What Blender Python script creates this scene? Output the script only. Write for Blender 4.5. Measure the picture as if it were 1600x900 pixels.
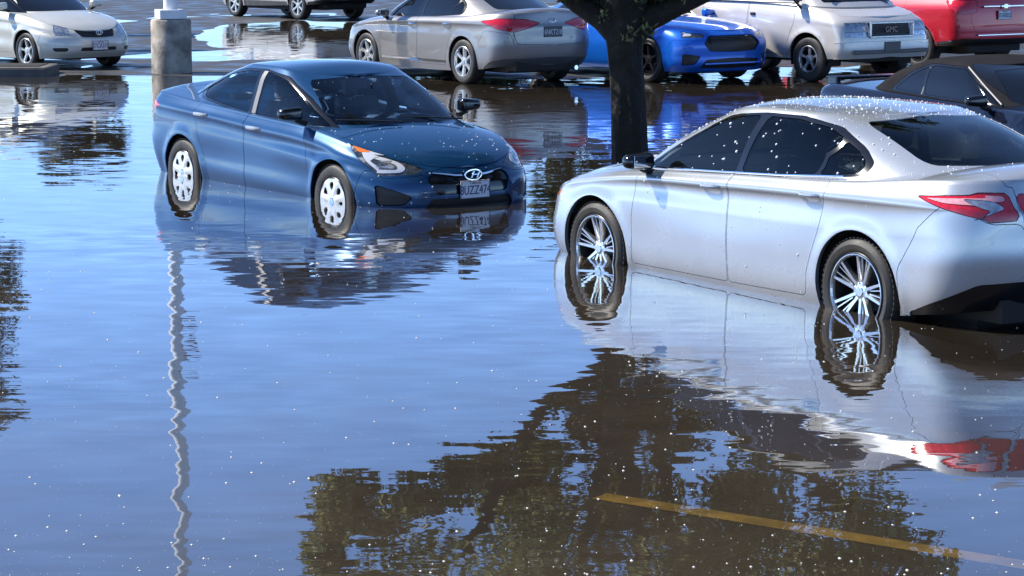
import bpy, bmesh, math, random
import numpy as np
from mathutils import Vector, Matrix
random.seed(7); rng = np.random.default_rng(7)
for o in list(bpy.data.objects): bpy.data.objects.remove(o)
scn = bpy.context.scene
C = scn.collection
R = math.radians
# ------------------------------------------------------------------ camera, world, sun, exposure
cam = bpy.data.objects.new('camera', bpy.data.cameras.new('camera')); C.objects.link(cam)
cam.data.sensor_width = 36; cam.data.lens = 36*3750/1600
cam.location = (0, 0, 2.37); cam.rotation_euler = (R(90-8.6), 0, 0)
cam.data.clip_end = 5000; scn.camera = cam
SUN_AZ, SUN_EL = R(163), R(46)          # azimuth counter-clockwise from +X, towards the sun
w = bpy.data.worlds.new('World'); scn.world = w; w.use_nodes = True
nt = w.node_tree; bg = nt.nodes['Background']
sky = nt.nodes.new('ShaderNodeTexSky'); sky.sky_type = 'NISHITA'; sky.sun_disc = False
sky.sun_elevation = SUN_EL; sky.sun_rotation = math.pi/2 - SUN_AZ
sky.air_density = 0.58; sky.dust_density = 0.0; sky.ozone_density = 6.0; sky.altitude = 1500
nt.links.new(sky.outputs[0], bg.inputs[0]); bg.inputs[1].default_value = 0.15
sl = bpy.data.lights.new('sun', 'SUN'); sl.energy = 4.8; sl.angle = R(0.5); sl.color = (1, .95, .87)
so = bpy.data.objects.new('sun', sl); C.objects.link(so)
sd = Vector((math.cos(SUN_AZ)*math.cos(SUN_EL), math.sin(SUN_AZ)*math.cos(SUN_EL), math.sin(SUN_EL)))
so.rotation_euler = sd.to_track_quat('Z', 'Y').to_euler(); so.location = (0, 0, 20)
scn.view_settings.view_transform = 'Standard'; scn.view_settings.look = 'None'
scn.view_settings.exposure = 0.85; scn.view_settings.gamma = 1
scn.render.engine = 'CYCLES'
scn.cycles.max_bounces = 8; scn.cycles.transparent_max_bounces = 12; scn.cycles.caustics_reflective = False
scn.cycles.sample_clamp_indirect = 4

# ------------------------------------------------------------------ materials
def nodes(m): return m.node_tree.nodes, m.node_tree.links
def pmat(name, col, rough=.5, metal=0, coat=0, spec=.5, noise=0, nscale=8, emit=0, coat_rough=.03, bump=0, bscale=200, alpha=1, flake=0):
    m = bpy.data.materials.new(name); m.use_nodes = True; N, L = nodes(m)
    b = N['Principled BSDF']; b.inputs['Base Color'].default_value = (*col, 1)
    b.inputs['Roughness'].default_value = rough; b.inputs['Metallic'].default_value = metal
    b.inputs['Coat Weight'].default_value = coat; b.inputs['Coat Roughness'].default_value = coat_rough
    b.inputs['Specular IOR Level'].default_value = spec
    if noise:
        tc = N.new('ShaderNodeTexCoord'); t = N.new('ShaderNodeTexNoise'); t.inputs['Scale'].default_value = nscale
        t.inputs['Detail'].default_value = 6; L.new(tc.outputs['Object'], t.inputs['Vector'])
        mr = N.new('ShaderNodeMapRange'); mr.inputs[1].default_value = .3; mr.inputs[2].default_value = .7
        mr.inputs[3].default_value = 1-noise; mr.inputs[4].default_value = 1+noise
        L.new(t.outputs[0], mr.inputs[0])
        mx = N.new('ShaderNodeVectorMath'); mx.operation = 'SCALE'; mx.inputs[0].default_value = col
        L.new(mr.outputs[0], mx.inputs['Scale']); L.new(mx.outputs[0], b.inputs['Base Color'])
        r2 = N.new('ShaderNodeMapRange'); r2.inputs[1].default_value = .3; r2.inputs[2].default_value = .7
        r2.inputs[3].default_value = max(.0, rough-.12*noise*3); r2.inputs[4].default_value = min(1, rough+.12*noise*3)
        L.new(t.outputs[0], r2.inputs[0]); L.new(r2.outputs[0], b.inputs['Roughness'])
    if bump:
        tc = N.new('ShaderNodeTexCoord'); t = N.new('ShaderNodeTexNoise'); t.inputs['Scale'].default_value = bscale
        t.inputs['Detail'].default_value = 5; L.new(tc.outputs['Object'], t.inputs['Vector'])
        bp = N.new('ShaderNodeBump'); bp.inputs['Distance'].default_value = bump; L.new(t.outputs[0], bp.inputs['Height'])
        L.new(bp.outputs[0], b.inputs['Normal'])
    return m
def paint(name, col, metal=.5, rough=.38):
    return pmat(name, col, rough, metal, 1.0, .5, noise=.035, nscale=3, coat_rough=.02)
def glass_mat(name, tint=.35, col=(.75, .85, .9)):
    """thin tinted window glass: fresnel gloss over transparent tint"""
    m = bpy.data.materials.new(name); m.use_nodes = True; N, L = nodes(m); N.remove(N['Principled BSDF'])
    out = N['Material Output']; g = N.new('ShaderNodeBsdfGlossy'); g.inputs['Roughness'].default_value = .01
    t = N.new('ShaderNodeBsdfTransparent'); t.inputs[0].default_value = (col[0]*tint, col[1]*tint, col[2]*tint, 1)
    f = N.new('ShaderNodeFresnel'); f.inputs[0].default_value = 1.5
    mx = N.new('ShaderNodeMixShader'); L.new(f.outputs[0], mx.inputs[0]); L.new(t.outputs[0], mx.inputs[1]); L.new(g.outputs[0], mx.inputs[2])
    L.new(mx.outputs[0], out.inputs[0]); return m
M = {}
M['tyre'] = pmat('tyre_rubber', (.022, .021, .02), .6, noise=.35, nscale=6, bump=.0015, bscale=60)
M['black'] = pmat('black_plastic', (.012, .012, .013), .45, noise=.2)
M['gloss_black'] = pmat('gloss_black', (.008, .008, .009), .12, coat=.5)
M['liner'] = pmat('wheel_liner', (.008, .008, .008), .8)
M['rim'] = pmat('alloy_silver', (.62, .62, .61), .28, .75, noise=.08)
M['rim_machined'] = pmat('machined_alloy', (.78, .78, .77), .2, .9)
M['rim_dark'] = pmat('dark_alloy', (.02, .02, .022), .3, .3)
M['hubcap'] = pmat('hubcap_silver', (.66, .66, .64), .3, .35, coat=.3, noise=.08)
M['chrome'] = pmat('chrome', (.82, .82, .84), .07, 1.0)
M['glass_dark'] = pmat('privacy_glass', (.006, .008, .012), .02, 0, 0, .6)
M['glass_clear'] = glass_mat('window_glass', .86)
M['glass_tint'] = glass_mat('tinted_window_glass', .18)
M['lens_red'] = pmat('red_lens', (.62, .012, .03), .08, coat=1, noise=.25, nscale=30)
M['lens_pink'] = pmat('pink_lens', (.85, .38, .42), .15, coat=1, noise=.2, nscale=40)
M['lens_dark_red'] = pmat('dark_red_lens', (.12, .004, .006), .08, coat=1, noise=.3, nscale=30)
M['lens_clear'] = pmat('clear_lens', (.55, .57, .6), .12, .7, coat=1, noise=.4, nscale=22)
M['lens_smoke'] = pmat('headlight_bowl', (.12, .13, .14), .12, .6, coat=1, noise=.6, nscale=18)
M['lens_white'] = pmat('white_reflector', (.8, .82, .84), .1, .4, coat=1)
M['amber'] = pmat('amber_lens', (.75, .17, .02), .12, coat=1)
M['plate'] = pmat('plate_white', (.78, .79, .84), .4)
M['plate_dark'] = pmat('plate_dark', (.05, .055, .07), .4)
M['plate_ink'] = pmat('plate_ink', (.02, .03, .12), .5)
M['seat'] = pmat('seat_cloth', (.42, .42, .43), .85, noise=.2, nscale=30)
M['seat_light'] = pmat('seat_grey', (.34, .34, .35), .8, noise=.15, nscale=30)
M['dash'] = pmat('dash_plastic', (.03, .032, .036), .6)
M['dashlight'] = pmat('trim_plastic', (.2, .2, .21), .5)
M['p_silver'] = paint('silver_paint', (.52, .545, .57), .6, .27)
M['p_blue'] = paint('dark_blue_paint', (.006, .060, .160), .45, .30)
M['p_grey'] = paint('warm_grey_paint', (.30, .29, .285), .6, .36)
M['p_cream'] = paint('pale_champagne_paint', (.62, .62, .56), .3, .4)
M['p_van'] = paint('champagne_van_paint', (.68, .64, .60), .3, .35)
M['p_electric'] = paint('bright_blue_paint', (.004, .14, .68), .3, .35)
M['p_red'] = paint('red_paint', (.55, .012, .03), .2, .35)
M['p_navy'] = pmat('black_navy_paint', (.006, .008, .018), .12, 0, .6, .3)
M['p_far'] = paint('pale_grey_paint', (.62, .60, .57), .2, .4)
M['softtop'] = pmat('soft_top_canvas', (.022, .022, .025), 1.0, spec=0, noise=.12, nscale=5, bump=.001, bscale=400)
M['cladding'] = pmat('grey_cladding', (.09, .09, .095), .5, noise=.15)
M['drop'] = pmat('water_drop', (.85, .88, .92), .08, 0, 1)

# ------------------------------------------------------------------ object helpers
def link(name, me, mat=None, parent=None):
    o = bpy.data.objects.new(name, me); C.objects.link(o)
    if mat is not None:
        for x in (mat if isinstance(mat, (list, tuple)) else [mat]): me.materials.append(x)
    if parent is not None: o.parent = parent
    return o
def tag(o, label=None, cat=None, group=None, kind=None):
    if label: o['label'] = label
    if cat: o['category'] = cat
    if group: o['group'] = group
    if kind: o['kind'] = kind
    return o
def empty(name, loc, rz=0, pitch=0):
    o = bpy.data.objects.new(name, None); C.objects.link(o); o.location = loc
    o.rotation_mode = 'XYZ'; o.rotation_euler = (0, pitch, rz); o.empty_display_size = .2; return o
def mesh_from(name, vs, fs, smooth=False, mats=None):
    me = bpy.data.meshes.new(name); me.from_pydata([tuple(v) for v in vs], [], fs)
    if smooth: me.polygons.foreach_set('use_smooth', [True]*len(me.polygons))
    if mats is not None: me.polygons.foreach_set('material_index', mats)
    me.update(); return me
ICO = {}
class MB:
    def __init__(s): s.v = []; s.f = []; s.m = []
    def add(s, vs, fs, m=0):
        k = len(s.v); s.v += [tuple(v) for v in vs]; s.f += [tuple(i+k for i in f) for f in fs]; s.m += [m]*len(fs)
    def box(s, c, d, rz=0, m=0, taper=1, rot=None, bev=0):
        hx, hy, hz = d[0]/2, d[1]/2, d[2]/2; vs = []
        if bev:
            bm = bmesh.new(); bmesh.ops.create_cube(bm, size=1)
            for v in bm.verts: v.co = Vector((v.co.x*d[0]*(taper if v.co.z > 0 else 1), v.co.y*d[1]*(taper if v.co.z > 0 else 1), v.co.z*d[2]))
            bmesh.ops.bevel(bm, geom=bm.edges[:], offset=bev, segments=2, affect='EDGES', profile=.5)
            vs = [v.co.copy() for v in bm.verts]; bm.verts.index_update(); fs = [[v.index for v in f.verts] for f in bm.faces]; bm.free()
        else:
            for z in (-hz, hz):
                t = taper if z > 0 else 1
                for x, y in ((-hx, -hy), (hx, -hy), (hx, hy), (-hx, hy)): vs.append(Vector((x*t, y*t, z)))
            fs = [(0, 3, 2, 1), (4, 5, 6, 7), (0, 1, 5, 4), (1, 2, 6, 5), (2, 3, 7, 6), (3, 0, 4, 7)]
        Rm = rot if rot is not None else Matrix.Rotation(rz, 3, 'Z')
        s.add([Rm @ v + Vector(c) for v in vs], fs, m); return s
    def tube(s, pts, r, n=8, m=0, caps=True):
        pts = [Vector(p) for p in pts]; rs = [float(q) for q in (r if isinstance(r, (list, tuple)) else [r]*len(pts))]; vs = []; fs = []
        up = None
        for i, p in enumerate(pts):
            t = (pts[min(i+1, len(pts)-1)]-pts[max(i-1, 0)]).normalized()
            if up is None: up = t.orthogonal().normalized()
            up = (up-t*up.dot(t)).normalized(); b = t.cross(up)
            for k in range(n):
                a = 2*math.pi*k/n; vs.append(p+rs[i]*(math.cos(a)*up+math.sin(a)*b))
        for i in range(len(pts)-1):
            for k in range(n):
                fs.append((i*n+k, i*n+(k+1) % n, (i+1)*n+(k+1) % n, (i+1)*n+k))
        if caps: fs += [tuple(range(n-1, -1, -1)), tuple(range((len(pts)-1)*n, len(pts)*n))]
        s.add(vs, fs, m); return s
    def ico(s, c, r, sub=2, m=0, sc=(1, 1, 1)):
        if sub not in ICO:
            bm = bmesh.new(); bmesh.ops.create_icosphere(bm, subdivisions=sub, radius=1); bm.verts.index_update()
            ICO[sub] = ([tuple(v.co) for v in bm.verts], [[v.index for v in f.verts] for f in bm.faces]); bm.free()
        V_, F_ = ICO[sub]
        s.add([(v[0]*r*sc[0]+c[0], v[1]*r*sc[1]+c[1], v[2]*r*sc[2]+c[2]) for v in V_], F_, m); return s
    def lathe_y(s, prof, n=48, m=0, c=(0, 0, 0)):
        """profile (r, y) revolved about the Y axis"""
        vs = []; fs = []; P = len(prof)
        for k in range(n):
            a = 2*math.pi*k/n
            for r, y in prof: vs.append((c[0]+r*math.cos(a), c[1]+y, c[2]+r*math.sin(a)))
        for k in range(n):
            for i in range(P-1):
                fs.append((k*P+i, k*P+i+1, ((k+1) % n)*P+i+1, ((k+1) % n)*P+i))
        s.add(vs, fs, m); return s
    def build(s, name, mat, parent=None, smooth=False, xf=None):
        vs = s.v if xf is None else [xf @ Vector(v) for v in s.v]
        me = mesh_from(name, vs, s.f, smooth, s.m)
        if smooth:
            bm = bmesh.new(); bm.from_mesh(me); bmesh.ops.recalc_face_normals(bm, faces=bm.faces)
            for e in bm.edges:
                if len(e.link_faces) == 2 and e.calc_face_angle(0) > R(35): e.smooth = False
            bm.to_mesh(me); bm.free()
        else:
            bm = bmesh.new(); bm.from_mesh(me); bmesh.ops.recalc_face_normals(bm, faces=bm.faces); bm.to_mesh(me); bm.free()
        return link(name, me, mat, parent)
def copy_tree(o, parent=None):
    c = o.copy(); C.objects.link(c)
    if parent is not None: c.parent = parent
    for ch in list(o.children): copy_tree(ch, c)
    return c
def text_mesh(txt, size, depth=.002, shear=0):
    cu = bpy.data.curves.new('t', 'FONT'); cu.body = txt; cu.size = size; cu.extrude = depth; cu.align_x = 'CENTER'; cu.align_y = 'CENTER'
    cu.resolution_u = 3; cu.shear = shear
    o = bpy.data.objects.new('t', cu); C.objects.link(o)
    me = bpy.data.meshes.new_from_object(o.evaluated_get(bpy.context.evaluated_depsgraph_get()))
    bpy.data.objects.remove(o); return me

# ------------------------------------------------------------------ splines and car surface
def pchip_fn(pts):
    if not isinstance(pts, (list, tuple)): return lambda x: np.full_like(np.asarray(x, float), float(pts))
    p = sorted(pts); X = np.array([a for a, _ in p], float); Y = np.array([b for _, b in p], float)
    if len(X) == 1: return lambda x: np.full_like(np.asarray(x, float), Y[0])
    h = np.diff(X); d = np.diff(Y)/h; m = np.zeros_like(Y); m[0] = d[0]; m[-1] = d[-1]
    for i in range(1, len(X)-1):
        m[i] = (d[i-1]*h[i]+d[i]*h[i-1])/(h[i-1]+h[i])
        if d[i-1]*d[i] <= 0: m[i] *= .3
    def f(x):
        x = np.clip(np.asarray(x, float), X[0], X[-1]); i = np.clip(np.searchsorted(X, x)-1, 0, len(h)-1)
        t = (x-X[i])/h[i]
        return (2*t**3-3*t**2+1)*Y[i]+(t**3-2*t**2+t)*h[i]*m[i]+(-2*t**3+3*t**2)*Y[i+1]+(t**3-t**2)*h[i]*m[i+1]
    return f
def lv(xf, xr, w, z, clf=.55, clr=.5, nf=2.6, nr=2.6):
    return dict(xf=xf, xr=xr, w=pchip_fn(w), z=pchip_fn(z), clf=clf, clr=clr, nf=nf, nr=nr)
class Pod:
    """closed plan outlines stacked in levels (v 0..1) and a crowned top patch (v 1..2); s runs rear centre -> left side -> front centre"""
    def __init__(s, levels, zc, vs=None, crown=2.2, a=.22, arches=(), arch_r=.36, arch_z=.33, flare=.012):
        s.L = levels; s.zc = pchip_fn(zc); n = len(levels); s.vs = np.array(vs if vs else np.linspace(0, 1, n)); s.crown = crown; s.a = a
        s.arches = arches; s.ar = arch_r; s.az = arch_z; s.flare = flare
        s.tab = None
    def level(s, l, S):
        a = s.a; xb = l['xr']+l['clr']; xe = l['xf']-l['clf']
        th = np.clip(S/a, 0, 1)*math.pi/2; ph = np.clip((1-S)/a, 0, 1)*math.pi/2
        xm = xb+(xe-xb)*np.clip((S-a)/(1-2*a), 0, 1)
        c = np.clip(np.cos(th), 0, 1); xr = l['xr']+l['clr']*(1-c**(2/l['nr'])); fr = np.clip(np.sin(th), 0, 1)**(2/l['nr'])
        c2 = np.clip(np.cos(ph), 0, 1); xf = l['xf']-l['clf']*(1-c2**(2/l['nf'])); ff = np.clip(np.sin(ph), 0, 1)**(2/l['nf'])
        x = np.where(S < a, xr, np.where(S > 1-a, xf, xm)); y = l['w'](x)*np.where(S < a, fr, np.where(S > 1-a, ff, 1.0))
        return np.stack([x, y, l['z'](x)], -1)
    def __call__(s, S, V):
        S = np.clip(np.asarray(S, float), 0, 1); V = np.asarray(V, float)
        P = np.stack([s.level(l, S) for l in s.L], 0)      # L,N,3
        vs = s.vs; v = np.clip(V, 0, 1); n = len(vs)
        if n == 2:
            i = np.zeros(len(v), int)
        else: i = np.clip(np.searchsorted(vs, v, side='right')-1, 0, n-2)
        h = np.diff(vs); D = np.diff(P, axis=0)/h[:, None, None]; m = np.zeros_like(P); m[0] = D[0]; m[-1] = D[-1]
        for k in range(1, n-1): m[k] = (D[k-1]*h[k]+D[k]*h[k-1])/(h[k-1]+h[k])
        j = np.arange(len(v)); t = ((v-vs[i])/h[i])[:, None]; hh = h[i][:, None]
        Q = (2*t**3-3*t**2+1)*P[i, j]+(t**3-2*t**2+t)*hh*m[i, j]+(-2*t**3+3*t**2)*P[i+1, j]+(t**3-t**2)*hh*m[i+1, j]
        if s.flare:
            for xw in s.arches:
                r = np.hypot(Q[:, 0]-xw, Q[:, 2]-s.az)
                Q[:, 1] += s.flare*np.exp(-((r-s.ar)/.055)**2)*np.clip(Q[:, 1]/.6, 0, 1)*(v < .999)
        r = np.clip(V-1, 0, 1); top = V > 1
        Z = Q[:, 2]+(s.zc(Q[:, 0])-Q[:, 2])*(1-(1-r)**s.crown)
        Y = Q[:, 1]*(1-r)
        Q[:, 2] = np.where(top, Z, Q[:, 2]); Q[:, 1] = np.where(top, Y, Q[:, 1])
        return Q
    def normal(s, S, V):
        S = np.clip(S, .0015, .9985); e = 8e-4; V = np.clip(V, e, 1.97)
        # keep finite differences on one side of the shoulder
        a = s(S+e, V)-s(S-e, V); b = s(S, V+2*e)-s(S, V-2*e)
        n = np.cross(b, a); l = np.linalg.norm(n, axis=1); l[l < 1e-12] = 1
        n = n/l[:, None]; 
        return n
    def inv(s, k, p, q):
        if k == 'p': return np.array([p, q], float)
        if s.tab is None:
            a, b = np.meshgrid(np.linspace(0, 1, 301), np.concatenate([np.linspace(0, 1, 61), np.linspace(1.02, 2, 50)]), indexing='ij')
            s.tab = (a.ravel(), b.ravel(), s(a.ravel(), b.ravel()))
        S, V, P = s.tab
        if k == 's': ok = (V <= 1.0001) & (S > s.a*.15) & (S < 1-s.a*.15); ia, ib = 0, 2; pen = np.abs(P[:, 1]) < .25
        elif k == 'f': ok = (V <= 1.0001) & (S > .70); ia, ib = 1, 2; pen = False
        elif k == 'r': ok = (V <= 1.0001) & (S < .30); ia, ib = 1, 2; pen = False
        else: ok = (V >= .96); ia, ib = 0, 1; pen = False
        d = (P[:, ia]-p)**2+(P[:, ib]-q)**2+np.where(ok, 0, 1e3)+np.where(pen, .01, 0)
        i = int(np.argmin(d)); u = np.array([S[i], V[i]])
        lo = np.array([0, 0 if k != 't' else .96]); hi = np.array([1, 1 if k != 't' else 2])
        for _ in range(12):
            e = 1e-4
            uu = np.array([u, u+[e, 0], u+[0, e]]); uu = uu
            Q = s(uu[:, 0], uu[:, 1])[:, [ia, ib]]; J = np.stack([(Q[1]-Q[0])/e, (Q[2]-Q[0])/e], 1); rr = Q[0]-np.array([p, q])
            try: st = np.linalg.solve(J.T@J+1e-7*np.eye(2), -J.T@rr)
            except Exception: break
            st = np.clip(st, -.02, .02); un = np.clip(u+st, lo, hi)
            if np.allclose(un, u, atol=1e-7): break
            Qn = s(un[:1], un[1:])[0][[ia, ib]]
            if np.sum((Qn-[p, q])**2) > np.sum(rr**2)+1e-9: break
            u = un
        return u
SX = 6.0
def pip(pt, poly):
    x, y = pt; c = False; n = len(poly); j = n-1
    for i in range(n):
        xi, yi = poly[i]; xj, yj = poly[j]
        if (yi > y) != (yj > y) and x < (xj-xi)*(y-yi)/(yj-yi)+xi: c = not c
        j = i
    return c
def map_poly(pod, verts, seg=.09, rnd=2):
    out = []; n = len(verts)
    for i in range(n):
        a = verts[i]; b = verts[(i+1) % n]; out.append(pod.inv(*a))
        if a[0] == b[0]:
            d = math.hypot(a[1]-b[1], a[2]-b[2]); k = int(d/seg)
            for q in range(1, k+1):
                t = q/(k+1); out.append(pod.inv(a[0], a[1]+(b[1]-a[1])*t, a[2]+(b[2]-a[2])*t))
        else:
            A = pod.inv(*a); B = pod.inv(*b)
            for q in (1, 2): out.append(A+(B-A)*q/3)
    P = [np.array((p[0]*SX, p[1])) for p in out]
    for _ in range(rnd):
        Q = []
        for i in range(len(P)):
            a, b = P[i], P[(i+1) % len(P)]
            Q += [a*.75+b*.25, a*.25+b*.75]
        # keep symmetry plane points on the plane
        P = Q
    R_ = [P[0]]
    for p in P[1:]:
        if np.hypot(*(p-R_[-1])) > .004: R_.append(p)
    for p in R_:
        if p[0] < .02: p[0] = -.01
        if p[0] > SX-.02: p[0] = SX+.01
        if p[1] < .004: p[1] = -.01
        if p[1] > 1.985: p[1] = 2.01
    return [tuple(p) for p in R_]
def cut_poly(bm, poly):
    xs = [p[0] for p in poly]; ys = [p[1] for p in poly]; e = 1e-4
    def bb(f):
        X = [v.co.x for v in f.verts]; Y = [v.co.y for v in f.verts]; return min(X), max(X), min(Y), max(Y)
    cand = {}
    for f in bm.faces:
        b = bb(f)
        if b[1] > min(xs)-e and b[0] < max(xs)+e and b[3] > min(ys)-e and b[2] < max(ys)+e: cand[f] = b
    n = len(poly)
    for i in range(n):
        (x0, y0), (x1, y1) = poly[i], poly[(i+1) % n]
        ax, bx = min(x0, x1)-e, max(x0, x1)+e; ay, by = min(y0, y1)-e, max(y0, y1)+e
        fs = [f for f, b in cand.items() if f.is_valid and b[1] > ax and b[0] < bx and b[3] > ay and b[2] < by]
        if not fs: continue
        geom = set(fs)
        for f in fs: geom.update(f.edges); geom.update(f.verts)
        nn = Vector((y1-y0, x0-x1, 0))
        if nn.length < 1e-9: continue
        r = bmesh.ops.bisect_plane(bm, geom=list(geom), dist=2e-5, plane_co=(x0, y0, 0), plane_no=nn.normalized())
        for f in r['geom']:
            if isinstance(f, bmesh.types.BMFace): cand[f] = bb(f)
def pod_parts(pod, polys, ns, nv, nt, base):
    """-> dict part -> list of (polygon faces in (s,v))"""
    bm = bmesh.new(); ex = [float(q) for u in pod.vs[1:-1] for q in (u-.012, u, u+.012)] if len(pod.vs) > 3 else []
    vv = sorted(set([round(float(q), 5) for q in np.linspace(0, 1, nv+1) if all(abs(q-e_) > .006 for e_ in ex)]+[round(e_, 5) for e_ in ex if 0 < e_ < 1]))+[1+(t**1.3) for t in np.linspace(0, 1, nt+1)[1:]]
    a = pod.a; ss = np.linspace(0, 1, ns+1)
    grid = [[bm.verts.new((x*SX, y, 0)) for y in vv] for x in ss]
    for i in range(ns):
        for j in range(len(vv)-1): bm.faces.new((grid[i][j], grid[i+1][j], grid[i+1][j+1], grid[i][j+1]))
    for nm, pl in polys: cut_poly(bm, pl)
    res = {}; pb = [(nm, pl, (min(p[0] for p in pl), max(p[0] for p in pl), min(p[1] for p in pl), max(p[1] for p in pl))) for nm, pl in polys]
    for f in bm.faces:
        c = f.calc_center_median(); k = base
        for nm, pl, bb_ in pb:
            if bb_[0] <= c.x <= bb_[1] and bb_[2] <= c.y <= bb_[3] and pip((c.x, c.y), pl): k = nm; break
        if k is None or k.startswith('-'): continue
        res.setdefault(k, []).append([(min(max(v.co.x/SX, 0), 1), v.co.y) for v in f.verts])
    bm.free(); return res
def panel_mesh(name, pod, faces, side, centre, recess=0, gap=.0022, depth=.018, thick_open=()):
    """map flat faces to 3D, shrink at borders, give them turned-in edges; side=+1 left, -1 right; centre -> both halves welded"""
    key = {}; uv = []; fs = []
    for f in faces:
        idx = []
        for s_, v_ in f:
            k = (round(s_*1e5), round(v_*1e5))
            if k not in key: key[k] = len(uv); uv.append((s_, v_))
            if not idx or idx[-1] != key[k]: idx.append(key[k])
        if len(idx) > 2 and idx[0] != idx[-1]: fs.append(idx)
    uv = np.array(uv); P = pod(uv[:, 0], uv[:, 1]); Nn = pod.normal(uv[:, 0], uv[:, 1])
    # orient normals outward
    ec = {}
    for fi, f in enumerate(fs):
        for i in range(len(f)):
            a, b = f[i], f[(i+1) % len(f)]; ec.setdefault((min(a, b), max(a, b)), []).append((fi, a, b))
    bd = [v[0] for v in ec.values() if len(v) == 1]
    onC = np.abs(P[:, 1]) < 2e-3
    bd = [(fi, a, b) for fi, a, b in bd if not (onC[a] and onC[b])]
    cen = [P[f].mean(0) for f in fs]
    mv = np.zeros_like(P)
    for fi, a, b in bd:
        e = P[b]-P[a]; l = np.linalg.norm(e)
        if l < 1e-7: continue
        e /= l; d = cen[fi]-P[a]; d = d-e*d.dot(e); dl = np.linalg.norm(d)
        if dl < 1e-7: continue
        mv[a] += d/dl; mv[b] += d/dl
    l = np.linalg.norm(mv, axis=1); l[l == 0] = 1; mv = mv/l[:, None]
    mv[onC, 1] = 0
    P = P+mv*gap-Nn*recess
    P[onC, 1] = 0; Nn[onC, 1] = 0; l = np.linalg.norm(Nn, axis=1); l[l == 0] = 1; Nn = Nn/l[:, None]
    V = [tuple(p) for p in P]; NV = [tuple(n) for n in Nn]; F = [list(f) for f in fs]; kind = [0]*len(F)
    for fi, a, b in bd:
        k = len(V); V += [tuple(P[a]), tuple(P[b]), tuple(P[b]-Nn[b]*depth), tuple(P[a]-Nn[a]*depth)]; NV += [(0, 0, 0)]*4
        F.append([k+1, k, k+3, k+2]); kind.append(1)
    def half(sgn):
        v = [(p[0], p[1]*sgn, p[2]) for p in V]; n = [(q[0], q[1]*sgn, q[2]) for q in NV]
        return v, n, ([f[::-1] for f in F] if sgn > 0 else F)
    if centre:
        v1, n1, f1 = half(1); v2, n2, f2 = half(-1); k = len(v1)
        v = v1+v2; n = n1+n2; f = f1+[[i+k for i in q] for q in f2]; kd = kind*2
    else: v, n, f = half(side); kd = kind
    me = bpy.data.meshes.new(name); me.from_pydata(v, [], f); me.update()
    # analytic normals on the skin, flat on turned edges
    ln = []
    for p, k_ in zip(me.polygons, kd):
        fn = p.normal
        for li in p.loop_indices:
            vi = me.loops[li].vertex_index
            if k_ == 1: ln.append(tuple(fn))
            else:
                q = Vector(n[vi]); ln.append(tuple(q if q.length > .5 else fn))
    me.polygons.foreach_set('use_smooth', [True]*len(me.polygons))
    if len(me.polygons) == len(f): me.normals_split_custom_set(ln)
    return me

# ------------------------------------------------------------------ wheels
def circ_y(r, y, n, a0=0): return [(r*math.cos(a0+2*math.pi*k/n), y, r*math.sin(a0+2*math.pi*k/n)) for k in range(n)]
def bar(mb, a0, r0, w0, a1, r1, w1, y0, y1, th=.018, m=0):
    p = Vector((r0*math.cos(a0), y0, r0*math.sin(a0))); q = Vector((r1*math.cos(a1), y1, r1*math.sin(a1)))
    d = (q-p).normalized(); s_ = Vector((0, 1, 0)).cross(d).normalized()
    vs = []
    for c, w_ in ((p, w0), (q, w1)):
        for k, dy in ((-1, 0), (1, 0), (1, -th), (-1, -th)):
            f = .62 if dy == 0 else 1
            vs.append(c+s_*k*w_/2*f+Vector((0, dy, 0)))
    mb.add(vs, [(0, 1, 5, 4), (1, 2, 6, 5), (2, 3, 7, 6), (3, 0, 4, 7), (0, 3, 2, 1), (4, 5, 6, 7)], m)
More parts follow.
